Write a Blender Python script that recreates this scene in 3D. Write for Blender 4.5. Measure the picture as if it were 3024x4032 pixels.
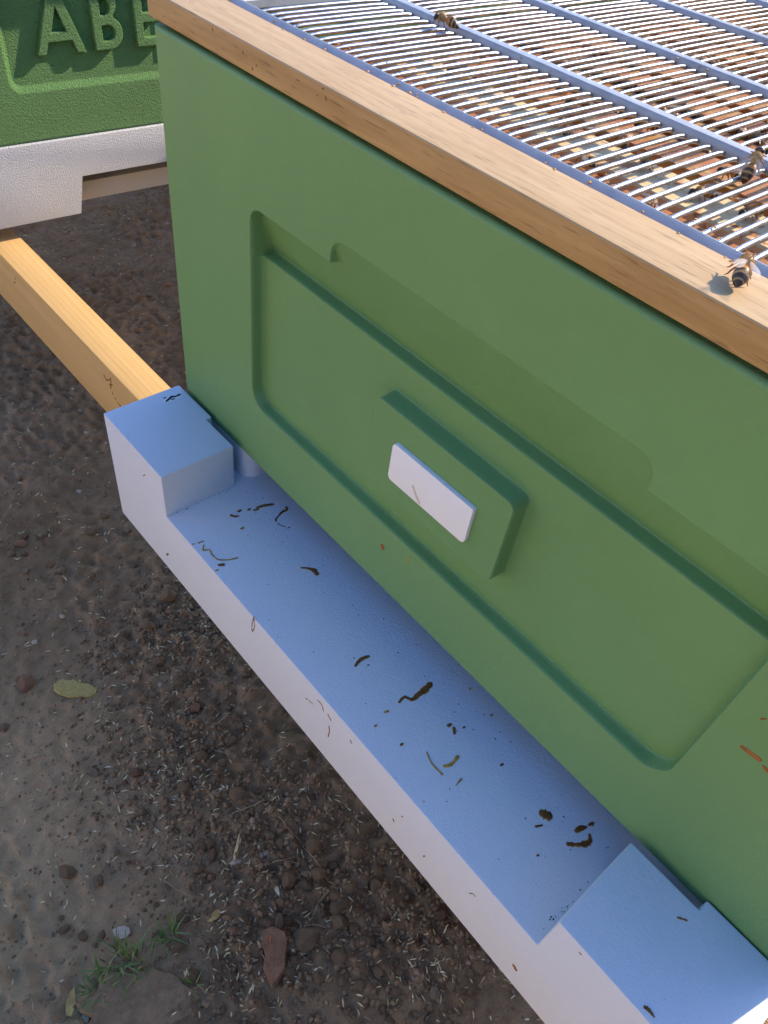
import bpy, bmesh, math, random, json
import numpy as np
from mathutils import Vector, Matrix, Euler

scene = bpy.context.scene
for _o in list(bpy.data.objects):
    bpy.data.objects.remove(_o)
COL = scene.collection
RAD = math.radians

# ---------------------------------------------------------------- camera
cam_data = bpy.data.cameras.new('camera')
cam = bpy.data.objects.new('camera', cam_data)
COL.objects.link(cam)
CR = [[0.65334592, 0.74828826, 0.11490775],
      [0.59870559, -0.41780367, -0.68336792],
      [-0.46334731, 0.51527155, -0.72097468]]
CAM = Vector((0.41404916, -0.22000675, 0.36920146))
m = Matrix.Identity(4)
for r in range(3):
    m[r][0] = CR[0][r]
    m[r][1] = -CR[1][r]
    m[r][2] = -CR[2][r]
    m[r][3] = CAM[r]
cam.matrix_world = m
cam_data.sensor_fit = 'VERTICAL'
cam_data.sensor_height = 36.0
cam_data.lens = 2993.135762 / 4032 * 36.0
cam_data.clip_start = 0.01
cam_data.clip_end = 500
scene.camera = cam

# ---------------------------------------------------------------- sky, sun, exposure
SUN_AZ, SUN_EL = RAD(14.3), RAD(36.0)
world = bpy.data.worlds.new('World')
scene.world = world
world.use_nodes = True
wn = world.node_tree
sky = wn.nodes.new('ShaderNodeTexSky')
sky.sky_type = 'NISHITA'
sky.sun_disc = False
sky.sun_elevation = SUN_EL
sky.sun_rotation = SUN_AZ
sky.air_density = 0.8
sky.dust_density = 0.8
sky.ozone_density = 10.0
wn.links.new(sky.outputs[0], wn.nodes['Background'].inputs[0])
wn.nodes['Background'].inputs[1].default_value = 0.15
sun_dir = Vector((math.cos(SUN_EL) * math.sin(SUN_AZ), math.cos(SUN_EL) * math.cos(SUN_AZ), math.sin(SUN_EL)))
sl = bpy.data.lights.new('sun', 'SUN')
sl.energy = 2.3
sl.angle = RAD(0.53)
sl.color = (1.0, 0.855, 0.66)
sun = bpy.data.objects.new('sun', sl)
COL.objects.link(sun)
sun.rotation_euler = sun_dir.to_track_quat('Z', 'Y').to_euler()
sun.location = sun_dir * 10
scene.view_settings.view_transform = 'Standard'
scene.view_settings.look = 'None'
scene.view_settings.gamma = 1.0
scene.view_settings.use_curve_mapping = False
scene.view_settings.exposure = 1.6

rng = random.Random(7)
nrg = np.random.default_rng(7)

D = {"landing":[[[[0.1027,-0.00751,0.0009],[0.10381,-0.00241,0.00109],[0.10627,0.00333,0.00091]],"brown"],[[[0.09872,-0.02653,0.00089],[0.10093,-0.02506,0.00089],[0.10193,-0.02279,0.00053]],"brown"],[[[0.09832,-0.02028,0.0009],[0.09821,-0.01872,0.00081]],"brown"],[[[0.10093,-0.01387,0.00081],[0.10083,-0.01245,0.00073]],"brown"],[[[0.10352,-0.01067,0.00072],[0.10443,-0.00806,0.00072]],"brown"],[[[0.11417,0.00941,0.00073],[0.11619,0.00839,0.00091],[0.11625,0.00413,0.00081],[0.1183,-0.00108,0.00054],[0.11918,-0.00324,0.00063],[0.12105,-0.00436,0.00054]],"brown"],[[[0.12373,-0.00432,0.00041],[0.12501,-0.00416,0.00041]],"brown"],[[[0.1261,-0.00386,0.00036],[0.12889,-0.0024,0.00036]],"brown"],[[[0.13101,-0.00063,0.00044],[0.13098,0.00016,0.0004]],"brown"],[[[0.11302,-0.02772,0.00079],[0.11294,-0.02636,0.00071]],"ochre"],[[[0.10738,-0.05816,0.00045],[0.10777,-0.05487,0.00045]],"ochre"],[[[0.11104,-0.05652,0.00041],[0.11465,-0.05916,0.00054],[0.11659,-0.05568,0.00044],[0.12168,-0.05655,0.00044],[0.12742,-0.05531,0.00047],[0.13147,-0.04967,0.00051],[0.13319,-0.04463,0.00058]],"ochre"],[[[0.10634,-0.06198,0.00044],[0.10629,-0.06124,0.0004]],"ochre"],[[[0.13155,-0.05738,0.00101],[0.13281,-0.05526,0.00101]],"brown"],[[[0.13399,-0.06205,0.0004],[0.1345,-0.06025,0.0004]],"ochre"],[[[0.16483,-0.01521,0.00051],[0.16755,-0.01218,0.00085],[0.1715,-0.00967,0.00153],[0.17499,-0.01001,0.00135]],"brown"],[[[0.24489,-0.03423,0.00077],[0.2435,-0.02923,0.00093],[0.24452,-0.02396,0.00094]],"brown"],[[[0.27958,-0.02946,0.0006],[0.27894,-0.0248,0.00075],[0.28305,-0.02219,0.00105],[0.28279,-0.01698,0.00136],[0.28294,-0.01229,0.00182],[0.28205,-0.00636,0.00138]],"brown"],[[[0.2791,-0.04063,0.00059],[0.27988,-0.03855,0.00059]],"ochre"],[[[0.28243,-0.0509,0.00058],[0.28255,-0.04992,0.00052]],"ochre"],[[[0.30841,-0.01667,0.00088],[0.30863,-0.01513,0.0008]],"brown"],[[[0.31157,-0.01535,0.00081],[0.3139,-0.01725,0.0008]],"brown"],[[[0.31472,-0.0106,0.00053],[0.31486,-0.00967,0.00048]],"brown"],[[[0.30015,-0.0466,0.00065],[0.3003,-0.0455,0.00058]],"brown"],[[[0.31243,-0.03804,0.00036],[0.31952,-0.0404,0.00042],[0.32721,-0.0401,0.00056]],"ochre"],[[[0.32454,-0.0359,0.00071],[0.3262,-0.0321,0.00085],[0.32532,-0.02594,0.00086]],"ochre"],[[[0.3365,-0.03832,0.00028],[0.33572,-0.03373,0.00056]],"ochre"],[[[0.34416,-0.00982,0.00064],[0.34437,-0.00869,0.00058]],"brown"],[[[0.37768,-0.0118,0.0022],[0.37955,-0.01078,0.00233]],"brown"],[[[0.37946,-0.02046,0.00049],[0.38111,-0.01731,0.00049]],"brown"],[[[0.39506,-0.00458,0.00109],[0.39553,-0.00184,0.00136],[0.39705,0.00113,0.00068]],"brown"],[[[0.39743,0.00356,0.00068],[0.39807,0.00567,0.00082]],"brown"],[[[0.39669,-0.01355,0.00107],[0.40007,-0.00995,0.00094],[0.40245,-0.00616,0.00148],[0.40294,-0.00303,0.00121],[0.40092,-0.00068,0.00068]],"brown"],[[[0.38996,-0.03126,0.00048],[0.39015,-0.03045,0.00043]],"brown"],[[[0.24926,-0.02814,0.00039],[0.24931,-0.02747,0.00035]],"brown"],[[[0.29899,0.0104,0.00052],[0.29911,0.01133,0.00047]],"ochre"],[[[0.31929,0.00802,0.0006],[0.31945,0.00909,0.00054]],"ochre"]],"front":[[[[0.23518,-0.05014,0.00031],[0.23712,-0.04863,0.00031]],"rust"],[[[0.23859,-0.04778,0.00031],[0.24186,-0.04744,0.00031]],"rust"],[[[0.24602,-0.03729,0.0003],[0.24991,-0.03685,0.00036],[0.25203,-0.04135,0.00036]],"rust"],[[[0.25623,-0.03948,0.00042],[0.25914,-0.04192,0.00042]],"rust"],[[[0.25833,-0.05064,0.00033],[0.25913,-0.05613,0.00034],[0.25862,-0.06344,0.00034]],"rust"],[[[0.27704,-0.03932,0.00044],[0.27834,-0.04041,0.00044]],"brown"],[[[0.31999,-0.0691,0.00044],[0.32094,-0.07058,0.00044]],"brown"],[[[0.32496,-0.05585,0.00034],[0.32538,-0.05432,0.00031]],"brown"],[[[0.37811,-0.05246,0.00027],[0.37968,-0.04925,0.00027],[0.38143,-0.04883,0.00027]],"brown"],[[[0.3463,-0.07009,0.00037],[0.34669,-0.06838,0.00033]],"brown"],[[[0.1805,-0.02581,0.00028],[0.17809,-0.03765,0.00029],[0.17823,-0.04541,0.00029],[0.18091,-0.03662,0.00029],[0.18018,-0.02917,0.00029]],"brown"],[[[0.41654,-0.07159,0.00106],[0.41785,-0.07283,0.00106]],"rust"],[[[0.43138,0.00382,0.00034],[0.43227,0.00377,0.00034]],"brown"],[[[0.06725,-0.07642,0.00075],[0.06986,-0.07296,0.00067]],"brown"],[[[0.04814,-0.01024,0.00052],[0.05006,-0.00812,0.00047]],"ochre"],[[[0.33444,-0.01716,0.00029],[0.33477,-0.01596,0.00026]],"brown"]],"block":[[[[0.45164,-0.0188,0.00042],[0.45492,-0.01662,0.00042]],"brown"],[[[0.46241,-0.06021,0.00064],[0.46395,-0.05979,0.00075],[0.46676,-0.06008,0.00037]],"brown"],[[[0.00765,-0.0208,0.00166],[0.00738,-0.01528,0.00185],[0.00756,-0.00954,0.00149]],"halo"],[[[0.008,-0.0208,0.00074],[0.0071,-0.01842,0.00092],[0.00625,-0.01648,0.00092]],"black"],[[[0.00562,-0.01528,0.00093],[0.00663,-0.01317,0.00093]],"black"],[[[0.0067,-0.01196,0.00074],[0.00684,-0.01121,0.00074]],"black"],[[[0.00672,-0.0103,0.00093],[0.00654,-0.00893,0.00074]],"black"],[[[0.00374,-0.02038,0.00044],[0.00416,-0.01919,0.00044]],"black"],[[[0.00826,-0.01662,0.00055],[0.00872,-0.01482,0.00055]],"black"]],"green":[[[[0.21924,0.03511,0.00119],[0.2199,0.03392,0.00119]],"rust"],[[[0.24048,0.03892,0.00026],[0.2412,0.04682,0.00031]],"ochre"],[[[0.42288,0.10778,0.0008],[0.42613,0.10808,0.00099],[0.43006,0.10869,0.00079]],"rust"],[[[0.43279,0.10713,0.00059],[0.43525,0.10667,0.00078]],"rust"],[[[0.42071,0.12721,0.00032],[0.42191,0.12899,0.00032]],"rust"],[[[0.31361,-0.02381,0.0003],[0.31392,-0.02287,0.00027]],"brown"]],"rail":[[[[0.05777,0.25692,0.00042],[0.05793,0.25634,0.00048]],"brown"],[[[0.08287,0.2543,0.00047],[0.08347,0.25374,0.00047]],"brown"],[[[0.0853,0.25343,0.00028],[0.08612,0.25345,0.00028]],"brown"],[[[0.09033,0.24974,0.00042],[0.09052,0.24917,0.00044]],"brown"],[[[0.09337,0.25157,0.00035],[0.09422,0.25207,0.00031]],"brown"],[[[0.12408,0.25528,0.00026],[0.12573,0.25538,0.00026]],"brown"],[[[0.14214,0.25718,0.00032],[0.14283,0.25763,0.00029]],"brown"],[[[0.14447,0.25477,0.00043],[0.14506,0.25406,0.00043]],"brown"],[[[0.13834,0.25341,0.00026],[0.1389,0.25378,0.00023]],"rust"]],"plate":[[[[0.23724,0.10206,0.00058],[0.24017,0.09826,0.00078],[0.24337,0.09503,0.00078]],"smear"]],"beam":[[[[-0.21534,-0.12752,0.00104],[-0.21076,-0.13003,0.00078],[-0.20339,-0.12499,0.00062]],"rust"],[[[-0.20009,-0.12099,0.00077],[-0.20111,-0.12798,0.00062]],"rust"],[[[-0.20576,-0.13291,0.00062],[-0.19867,-0.12864,0.00062]],"rust"],[[[-0.20228,-0.13194,0.00067],[-0.20413,-0.13637,0.00067]],"rust"],[[[-0.20098,-0.14015,0.00068],[-0.20048,-0.14212,0.00068]],"rust"],[[[-0.19739,-0.14432,0.00062],[-0.19546,-0.14501,0.00062]],"rust"],[[[-0.19237,-0.14722,0.00073],[-0.18936,-0.14783,0.00073]],"rust"],[[[-0.1884,-0.14817,0.00078],[-0.18603,-0.14722,0.00078]],"rust"],[[[-0.42444,-0.12293,0.00099],[-0.42403,-0.12465,0.00099]],"brown"],[[[-0.4329,-0.1334,0.00082],[-0.42861,-0.13049,0.00074]],"brown"]],"stones":[[-0.149,-0.1604,0.0097,0.0126,"pink"],[0.2166,-0.0501,0.0087,0.0133,"soil"],[0.2323,-0.0403,0.0102,0.0097,"soil"],[0.234,-0.0255,0.0082,0.0077,"soil"],[0.2331,-0.0066,0.0089,0.0084,"brown"],[0.2072,-0.0117,0.0106,0.0095,"soil"],[0.2698,-0.0291,0.0106,0.0096,"soil"],[0.2811,-0.0352,0.0095,0.0095,"soil"],[0.2436,-0.0827,0.0054,0.0099,"soil"],[0.2348,-0.0917,0.0098,0.0089,"soil"],[0.272,-0.0715,0.0156,0.0122,"soil"],[0.3051,-0.0546,0.0097,0.0097,"soil"],[0.2299,-0.0688,0.006,0.006,"soil"],[0.2437,-0.0595,0.0063,0.0055,"soil"],[0.2449,-0.0733,0.0064,0.0059,"soil"],[0.0723,-0.083,0.0087,0.0082,"soil"],[0.055,-0.05,0.0084,0.0084,"brown"],[0.0565,-0.0147,0.008,0.0075,"soil"],[0.0493,0.0061,0.007,0.0064,"soil"],[0.037,0.0053,0.0065,0.0059,"soil"],[0.1501,-0.098,0.0062,0.0088,"brown"],[0.1153,-0.0438,0.012,0.0098,"soil"],[0.1838,-0.0371,0.0074,0.0069,"soil"],[-0.3469,-0.0486,0.0065,0.0058,"grey"],[-0.349,-0.0774,0.0095,0.0064,"pink"],[-0.3392,-0.0941,0.007,0.0064,"soil"],[-0.2771,-0.0556,0.0053,0.0066,"grey"],[-0.2452,-0.0274,0.005,0.005,"soil"],[-0.3298,-0.081,0.0057,0.004,"brown"],[-0.3008,-0.0914,0.0056,0.0049,"grey"],[-0.3283,0.0309,0.0085,0.0071,"soil"],[-0.3111,0.002,0.0083,0.0083,"soil"],[-0.1584,0.0335,0.0125,0.0125,"soil"],[-0.396,0.0276,0.0047,0.0033,"white"],[-0.5603,0.1097,0.0048,0.0036,"white"],[-0.6098,0.1227,0.0033,0.0029,"white"],[-0.211,-0.0858,0.0041,0.0035,"white"],[-0.2162,-0.1329,0.0068,0.0059,"grey"],[-0.1276,0.0076,0.0083,0.0042,"grey"],[-0.1942,-0.1279,0.0043,0.004,"white"],[-0.8147,0.4186,0.0124,0.006,"pink"],[-0.3678,0.0523,0.0044,0.0036,"soil"],[0.0385,0.0179,0.0027,0.0027,"white"],[0.1809,-0.0589,0.0034,0.0039,"white"],[0.1052,-0.1126,0.0053,0.0037,"soil"],[0.0672,-0.1299,0.0058,0.0048,"soil"],[0.0741,-0.0352,0.0073,0.0056,"soil"],[0.0787,-0.0505,0.0055,0.0044,"soil"],[0.1364,0.0494,0.004,0.004,"grey"],[0.1209,-0.0254,0.0041,0.0039,"grey"],[0.1996,0.0107,0.0081,0.0065,"soil"],[0.2645,-0.0094,0.0072,0.0061,"soil"],[0.2938,-0.0286,0.0064,0.006,"soil"],[0.311,-0.0252,0.0074,0.0069,"soil"],[0.3384,-0.0327,0.0082,0.0062,"soil"],[0.3601,-0.0325,0.0071,0.0071,"soil"],[0.3357,-0.0555,0.0081,0.0066,"soil"],[0.3051,-0.0826,0.0071,0.0062,"soil"],[0.3035,-0.102,0.0056,0.0047,"soil"],[0.2516,-0.1309,0.0047,0.0071,"soil"],[0.2623,-0.1436,0.0047,0.007,"soil"],[0.1201,-0.2402,0.0072,0.0043,"soil"],[0.1473,-0.2173,0.0043,0.0062,"soil"],[0.1363,-0.2307,0.0062,0.0052,"soil"],[0.2142,-0.0288,0.0062,0.0052,"soil"],[0.1955,-0.0278,0.0053,0.0047,"soil"],[0.2484,-0.0062,0.0057,0.0052,"soil"],[0.4135,0.0124,0.0071,0.0061,"soil"],[0.3911,0.0111,0.0062,0.0058,"soil"],[0.3905,-0.0151,0.0066,0.0052,"soil"],[0.0687,-0.0702,0.0039,0.0033,"grey"],[0.0635,-0.1041,0.0032,0.0032,"grey"],[0.1021,-0.0597,0.0038,0.0038,"grey"],[0.0622,-0.1189,0.0032,0.0027,"pink"],[0.034,-0.1189,0.0035,0.0025,"pink"],[0.0198,-0.0305,0.0041,0.0032,"pink"]],"twigs":[[[0.1624,-0.0234],[0.1937,-0.0201],[0.2291,-0.0203],[0.259,-0.0201],0.000638],[[0.1364,-0.0279],[0.1332,-0.0451],[0.127,-0.0593],0.00087],[[0.1408,-0.1468],[0.1549,-0.1425],[0.1749,-0.1327],0.000696],[[0.2019,-0.1938],[0.1984,-0.2122],[0.1956,-0.2288],0.000928],[[0.2515,-0.0255],[0.2535,-0.0399],[0.2624,-0.0608],0.00087],[[0.0309,-0.0232],[0.032,-0.0077],[0.0297,0.0034],0.00087],[[0.1879,-0.0714],[0.1948,-0.053],[0.2045,-0.033],0.00087],[[0.2762,-0.0482],[0.2647,-0.0579],[0.2609,-0.0704],0.000638]],"bark":[[-0.1068,-0.1196]],"slab":[[0.2169,-0.2161]],"brick":[[0.2643,-0.1025]],"leaf":[[0.1799,-0.2628]],"chip":[[0.2168,-0.0655]],"husk":[[0.1604,-0.0754]],"plastic":[[0.1971,-0.2571]],"leafb":[[0.1991,-0.1264]],"tufts":[[0.1795,-0.2132],[0.1884,-0.1691],[0.1849,-0.2384],[0.2366,-0.1733],[0.193,-0.2001],[-0.7288,0.0929]],"paper":[[0.1556,-0.2005]],"straw":[[0.609,0.2278]],"dens":[[0.029,-0.066],[0.178,-0.035],[0.123,-0.061],[0.067,-0.088]]}


# ---------------------------------------------------------------- helpers
class NT:
    """small wrapper for building node materials"""
    def __init__(self, name, rough=0.6, spec=0.4, metallic=0.0):
        self.m = bpy.data.materials.new(name)
        self.m.use_nodes = True
        self.t = self.m.node_tree
        self.b = self.t.nodes['Principled BSDF']
        self.b.inputs['Roughness'].default_value = rough
        self.b.inputs['Specular IOR Level'].default_value = spec
        self.b.inputs['Metallic'].default_value = metallic
        self.tc = self.t.nodes.new('ShaderNodeTexCoord').outputs['Object']
    def n(self, kind, **kw):
        nd = self.t.nodes.new(kind)
        for k, v in kw.items():
            setattr(nd, k, v)
        return nd
    def l(self, a, b):
        self.t.links.new(a, b)
    def mapping(self, scale, rot=(0, 0, 0)):
        mp = self.n('ShaderNodeMapping')
        mp.inputs['Scale'].default_value = scale
        mp.inputs['Rotation'].default_value = rot
        self.l(self.tc, mp.inputs['Vector'])
        return mp.outputs[0]
    def noise(self, scale, detail=4, rough=0.55, vec=None, dist=0.0):
        nd = self.n('ShaderNodeTexNoise')
        nd.inputs['Scale'].default_value = scale
        nd.inputs['Detail'].default_value = detail
        nd.inputs['Roughness'].default_value = rough
        nd.inputs['Distortion'].default_value = dist
        self.l(vec if vec is not None else self.tc, nd.inputs['Vector'])
        return nd.outputs['Fac']
    def ramp(self, fac, stops, interp='LINEAR'):
        nd = self.n('ShaderNodeValToRGB')
        cr = nd.color_ramp
        cr.interpolation = interp
        while len(cr.elements) < len(stops):
            cr.elements.new(0.5)
        for e, (p, c) in zip(cr.elements, stops):
            e.position = p
            e.color = (c[0], c[1], c[2], 1) if len(c) == 3 else c
        self.l(fac, nd.inputs[0])
        return nd.outputs[0]
    def mix(self, fac, a, b, blend='MIX'):
        nd = self.n('ShaderNodeMix', data_type='RGBA', blend_type=blend)
        for s, v in ((0, fac), (6, a), (7, b)):
            if isinstance(v, (int, float)):
                nd.inputs[s].default_value = v
            elif isinstance(v, (tuple, list)):
                nd.inputs[s].default_value = (v[0], v[1], v[2], 1)
            else:
                self.l(v, nd.inputs[s])
        return nd.outputs[2]
    def math(self, op, a, b=0.0):
        nd = self.n('ShaderNodeMath', operation=op)
        for s, v in ((0, a), (1, b)):
            if isinstance(v, (int, float)):
                nd.inputs[s].default_value = v
            else:
                self.l(v, nd.inputs[s])
        return nd.outputs[0]
    def color(self, c):
        if isinstance(c, (tuple, list)):
            self.b.inputs['Base Color'].default_value = (c[0], c[1], c[2], 1)
        else:
            self.l(c, self.b.inputs['Base Color'])
    def bump(self, height, strength=0.3, dist=0.001, prev=None):
        nd = self.n('ShaderNodeBump')
        nd.inputs['Strength'].default_value = strength
        nd.inputs['Distance'].default_value = dist
        self.l(height, nd.inputs['Height'])
        if prev is not None:
            self.l(prev, nd.inputs['Normal'])
        self.l(nd.outputs[0], self.b.inputs['Normal'])
        return nd.outputs[0]

def link(name, me, mat=None, parent=None, smooth=False):
    o = bpy.data.objects.new(name, me)
    COL.objects.link(o)
    if mat is not None and not me.materials:
        for mm in (mat if isinstance(mat, (list, tuple)) else [mat]):
            me.materials.append(mm)
    if smooth:
        me.polygons.foreach_set('use_smooth', [True] * len(me.polygons))
    if parent is not None:
        o.parent = parent
    return o

def tag(o, label=None, cat=None, group=None, kind=None):
    if label: o['label'] = label
    if cat: o['category'] = cat
    if group: o['group'] = group
    if kind: o['kind'] = kind
    return o

def thing(name, label, cat, loc=(0, 0, 0), rz=0.0, group=None):
    o = bpy.data.objects.new(name, None)
    o.empty_display_size = 0.02
    COL.objects.link(o)
    o.location = loc
    o.rotation_euler = (0, 0, rz)
    return tag(o, label, cat, group)

def copy_tree(o, parent=None):
    c = o.copy()
    COL.objects.link(c)
    if parent is not None:
        c.parent = parent
    for ch in list(o.children):
        copy_tree(ch, c)
    return c

def pyd(name, v, f):
    me = bpy.data.meshes.new(name)
    me.from_pydata([tuple(map(float, p)) for p in v], [], f)
    me.update()
    return me

def bevelled(bm, width, seg=2, angle=40):
    es = [e for e in bm.edges if len(e.link_faces) == 2 and e.calc_face_angle(0) > RAD(angle)]
    bmesh.ops.bevel(bm, geom=es, offset=width, segments=seg, profile=0.6, affect='EDGES', clamp_overlap=True)

def bm_mesh(name, bm, smooth_angle=30):
    bmesh.ops.recalc_face_normals(bm, faces=bm.faces)
    me = bpy.data.meshes.new(name)
    bm.to_mesh(me)
    bm.free()
    me.polygons.foreach_set('use_smooth', [True] * len(me.polygons))
    me.set_sharp_from_angle(angle=RAD(smooth_angle))
    return me

def box_bm(x0, x1, y0, y1, z0, z1, bm=None):
    bm = bm or bmesh.new()
    v = [bm.verts.new(p) for p in ((x0, y0, z0), (x1, y0, z0), (x1, y1, z0), (x0, y1, z0), (x0, y0, z1), (x1, y0, z1), (x1, y1, z1), (x0, y1, z1))]
    for f in ((0, 3, 2, 1), (4, 5, 6, 7), (0, 1, 5, 4), (1, 2, 6, 5), (2, 3, 7, 6), (3, 0, 4, 7)):
        bm.faces.new([v[i] for i in f])
    return bm

def box_mesh(name, x0, x1, y0, y1, z0, z1, bev=0.001, seg=2):
    bm = box_bm(x0, x1, y0, y1, z0, z1)
    bmesh.ops.recalc_face_normals(bm, faces=bm.faces)
    if bev:
        bevelled(bm, bev, seg)
    return bm_mesh(name, bm)

def prism_mesh(name, poly, a0, a1, axis, bev=0.001, seg=2):
    """extrude a closed outline along an axis; outline coordinates are the two other axes in order"""
    bm = bmesh.new()
    def P(u, v, a):
        return {0: (a, u, v), 1: (u, a, v), 2: (u, v, a)}[axis]
    A = [bm.verts.new(P(u, v, a0)) for u, v in poly]
    B = [bm.verts.new(P(u, v, a1)) for u, v in poly]
    n = len(poly)
    bm.faces.new(A)
    bm.faces.new(B[::-1])
    for i in range(n):
        bm.faces.new((A[i], B[i], B[(i + 1) % n], A[(i + 1) % n]))
    bmesh.ops.recalc_face_normals(bm, faces=bm.faces)
    if bev:
        bevelled(bm, bev, seg)
    return bm_mesh(name, bm)

def tube_geo(pts, radii, n=6, cap=True):
    """vertices, faces of a tube along points"""
    V, F = [], []
    pts = [Vector(p) for p in pts]
    if isinstance(radii, (int, float)):
        radii = [radii] * len(pts)
    up = Vector((0.13, 0.27, 0.95))
    for i, p in enumerate(pts):
        t = (pts[min(i + 1, len(pts) - 1)] - pts[max(i - 1, 0)]).normalized()
        a = t.cross(up)
        if a.length < 1e-4:
            a = t.cross(Vector((1, 0, 0)))
        a.normalize()
        b = t.cross(a)
        for k in range(n):
            th = 2 * math.pi * k / n
            V.append(p + (a * math.cos(th) + b * math.sin(th)) * radii[i])
    for i in range(len(pts) - 1):
        for k in range(n):
            F.append((i * n + k, i * n + (k + 1) % n, (i + 1) * n + (k + 1) % n, (i + 1) * n + k))
    if cap:
        F.append(tuple(range(n))[::-1])
        F.append(tuple(range((len(pts) - 1) * n, len(pts) * n)))
    return V, F

class Acc:
    def __init__(self):
        self.v, self.f, self.mi = [], [], []
    def add(self, V, F, mi=0):
        o = len(self.v)
        self.v += [tuple(p) for p in V]
        self.f += [tuple(i + o for i in f) for f in F]
        self.mi += [mi] * len(F)
    def mesh(self, name, smooth=True):
        me = pyd(name, self.v, self.f)
        me.polygons.foreach_set('material_index', self.mi)
        if smooth:
            me.polygons.foreach_set('use_smooth', [True] * len(me.polygons))
        return me

def hash2(ix, iy, s):
    h = np.sin(ix * 127.1 + iy * 311.7 + s * 74.7) * 43758.5453
    return h - np.floor(h)

def vnoise(x, y, s=0.0):
    x = np.asarray(x, float); y = np.asarray(y, float)
    ix, iy = np.floor(x), np.floor(y)
    fx, fy = x - ix, y - iy
    fx = fx * fx * (3 - 2 * fx); fy = fy * fy * (3 - 2 * fy)
    a, b = hash2(ix, iy, s), hash2(ix + 1, iy, s)
    c, d = hash2(ix, iy + 1, s), hash2(ix + 1, iy + 1, s)
    return (a * (1 - fx) + b * fx) * (1 - fy) + (c * (1 - fx) + d * fx) * fy

def sst(a, b, x):
    t = np.clip((np.asarray(x, float) - a) / (b - a), 0, 1)
    return t * t * (3 - 2 * t)

def sd_rrect(x, z, x0, x1, z0, z1, r):
    cx, cz, hx, hz = (x0 + x1) / 2, (z0 + z1) / 2, (x1 - x0) / 2, (z1 - z0) / 2
    qx, qz = np.abs(x - cx) - hx + r, np.abs(z - cz) - hz + r
    return np.minimum(np.maximum(qx, qz), 0) + np.hypot(np.maximum(qx, 0), np.maximum(qz, 0)) - r

def lines(lo, hi, coarse, fine, zones):
    """sorted grid coordinates, fine inside the zones"""
    out = [lo]
    while out[-1] < hi - 1e-9:
        p = out[-1]
        st = fine if any(a - 1e-9 <= p < b for a, b in zones) else coarse
        nx = p + st
        for a, b in zones:
            if p < a < nx:
                nx = a
        out.append(min(nx, hi))
    return np.array(out)

# ---------------------------------------------------------------- materials
def poly_paint(name, base, rough, stipple, wrinkle=0.0, var=0.06, grain=900.0):
    t = NT(name, rough, 0.35)
    n1 = t.noise(9, 3)
    lo = tuple(c * (1 - var) for c in base); hi = tuple(min(1, c * (1 + var)) for c in base)
    c = t.ramp(n1, [(0.3, lo), (0.7, hi)])
    n2 = t.noise(75, 5, 0.7)
    c = t.mix(t.math('MULTIPLY', t.ramp(n2, [(0.50, (0, 0, 0)), (0.75, (1, 1, 1))]), var * 2.2), c, tuple(min(1, x * 1.25 + 0.03) for x in base))
    # tiny specks of dust and dirt
    sp = t.ramp(t.noise(420, 2, 0.5), [(0.72, (0, 0, 0)), (0.80, (1, 1, 1))])
    c = t.mix(t.math('MULTIPLY', sp, 0.22), c, (0.10, 0.08, 0.05))
    t.color(c)
    h = t.noise(grain, 3, 0.6)
    pr = t.bump(h, 1.0, stipple)
    if wrinkle:
        v = t.noise(95, 5, 0.6, dist=1.2)
        pr = t.bump(t.ramp(v, [(0.45, (0, 0, 0)), (0.50, (1, 1, 1)), (0.56, (0, 0, 0))]), 0.5, wrinkle, pr)
    return t.m

M = {}
M['green'] = poly_paint('green_poly_paint', (0.146, 0.280, 0.100), 0.5, 0.00018, 0, 0.05, 1300)
M['white'] = poly_paint('white_poly_paint', (0.645, 0.65, 0.68), 0.55, 0.00030, 0.00007, 0.02, 760)
M['green_rough'] = poly_paint('green_stippled_paint', (0.140, 0.290, 0.085), 0.6, 0.0052, 0, 0.06, 620)
M['white_rough'] = poly_paint('white_stippled_paint', (0.68, 0.65, 0.62), 0.6, 0.0026, 0, 0.02, 620)

M['cream'] = poly_paint('warm_lit_floor_wall', (0.82, 0.66, 0.46), 0.6, 0.0002, 0, 0.03, 800)  # inner wall of the far floor, warm bounced light painted into its colour

def wood(name, dark, light, axis_scale, fleck=0.0, rough=0.55, ring=None):
    t = NT(name, rough, 0.3)
    v = t.mapping(axis_scale)
    g = t.noise(1.0, 5, 0.6, v, 0.4)
    c = t.ramp(g, [(0.28, dark), (0.72, light)])
    broad = t.noise(7, 3)
    c = t.mix(t.math('MULTIPLY', broad, 0.35), c, tuple(x * 0.80 for x in light))
    if fleck:
        v2 = t.mapping(tuple(s * 3.2 for s in axis_scale))
        fl = t.ramp(t.noise(1.0, 2, 0.5, v2), [(0.60, (0, 0, 0)), (0.68, (1, 1, 1))])
        c = t.mix(t.math('MULTIPLY', fl, fleck), c, tuple(x * 0.42 for x in dark))
    if ring:
        w = t.n('ShaderNodeTexWave', wave_type='BANDS', bands_direction=ring[0], wave_profile='SAW')
        w.inputs['Scale'].default_value = ring[1]
        w.inputs['Distortion'].default_value = 5.5
        w.inputs['Detail'].default_value = 3
        w.inputs['Detail Scale'].default_value = 0.6
        t.l(t.mapping(ring[2]), w.inputs['Vector'])
        c = t.mix(t.math('MULTIPLY', w.outputs['Fac'], 0.38), c, tuple(x * 0.72 for x in dark))
    t.color(c)
    t.bump(g, 0.35, 0.0003)
    return t.m

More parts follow.
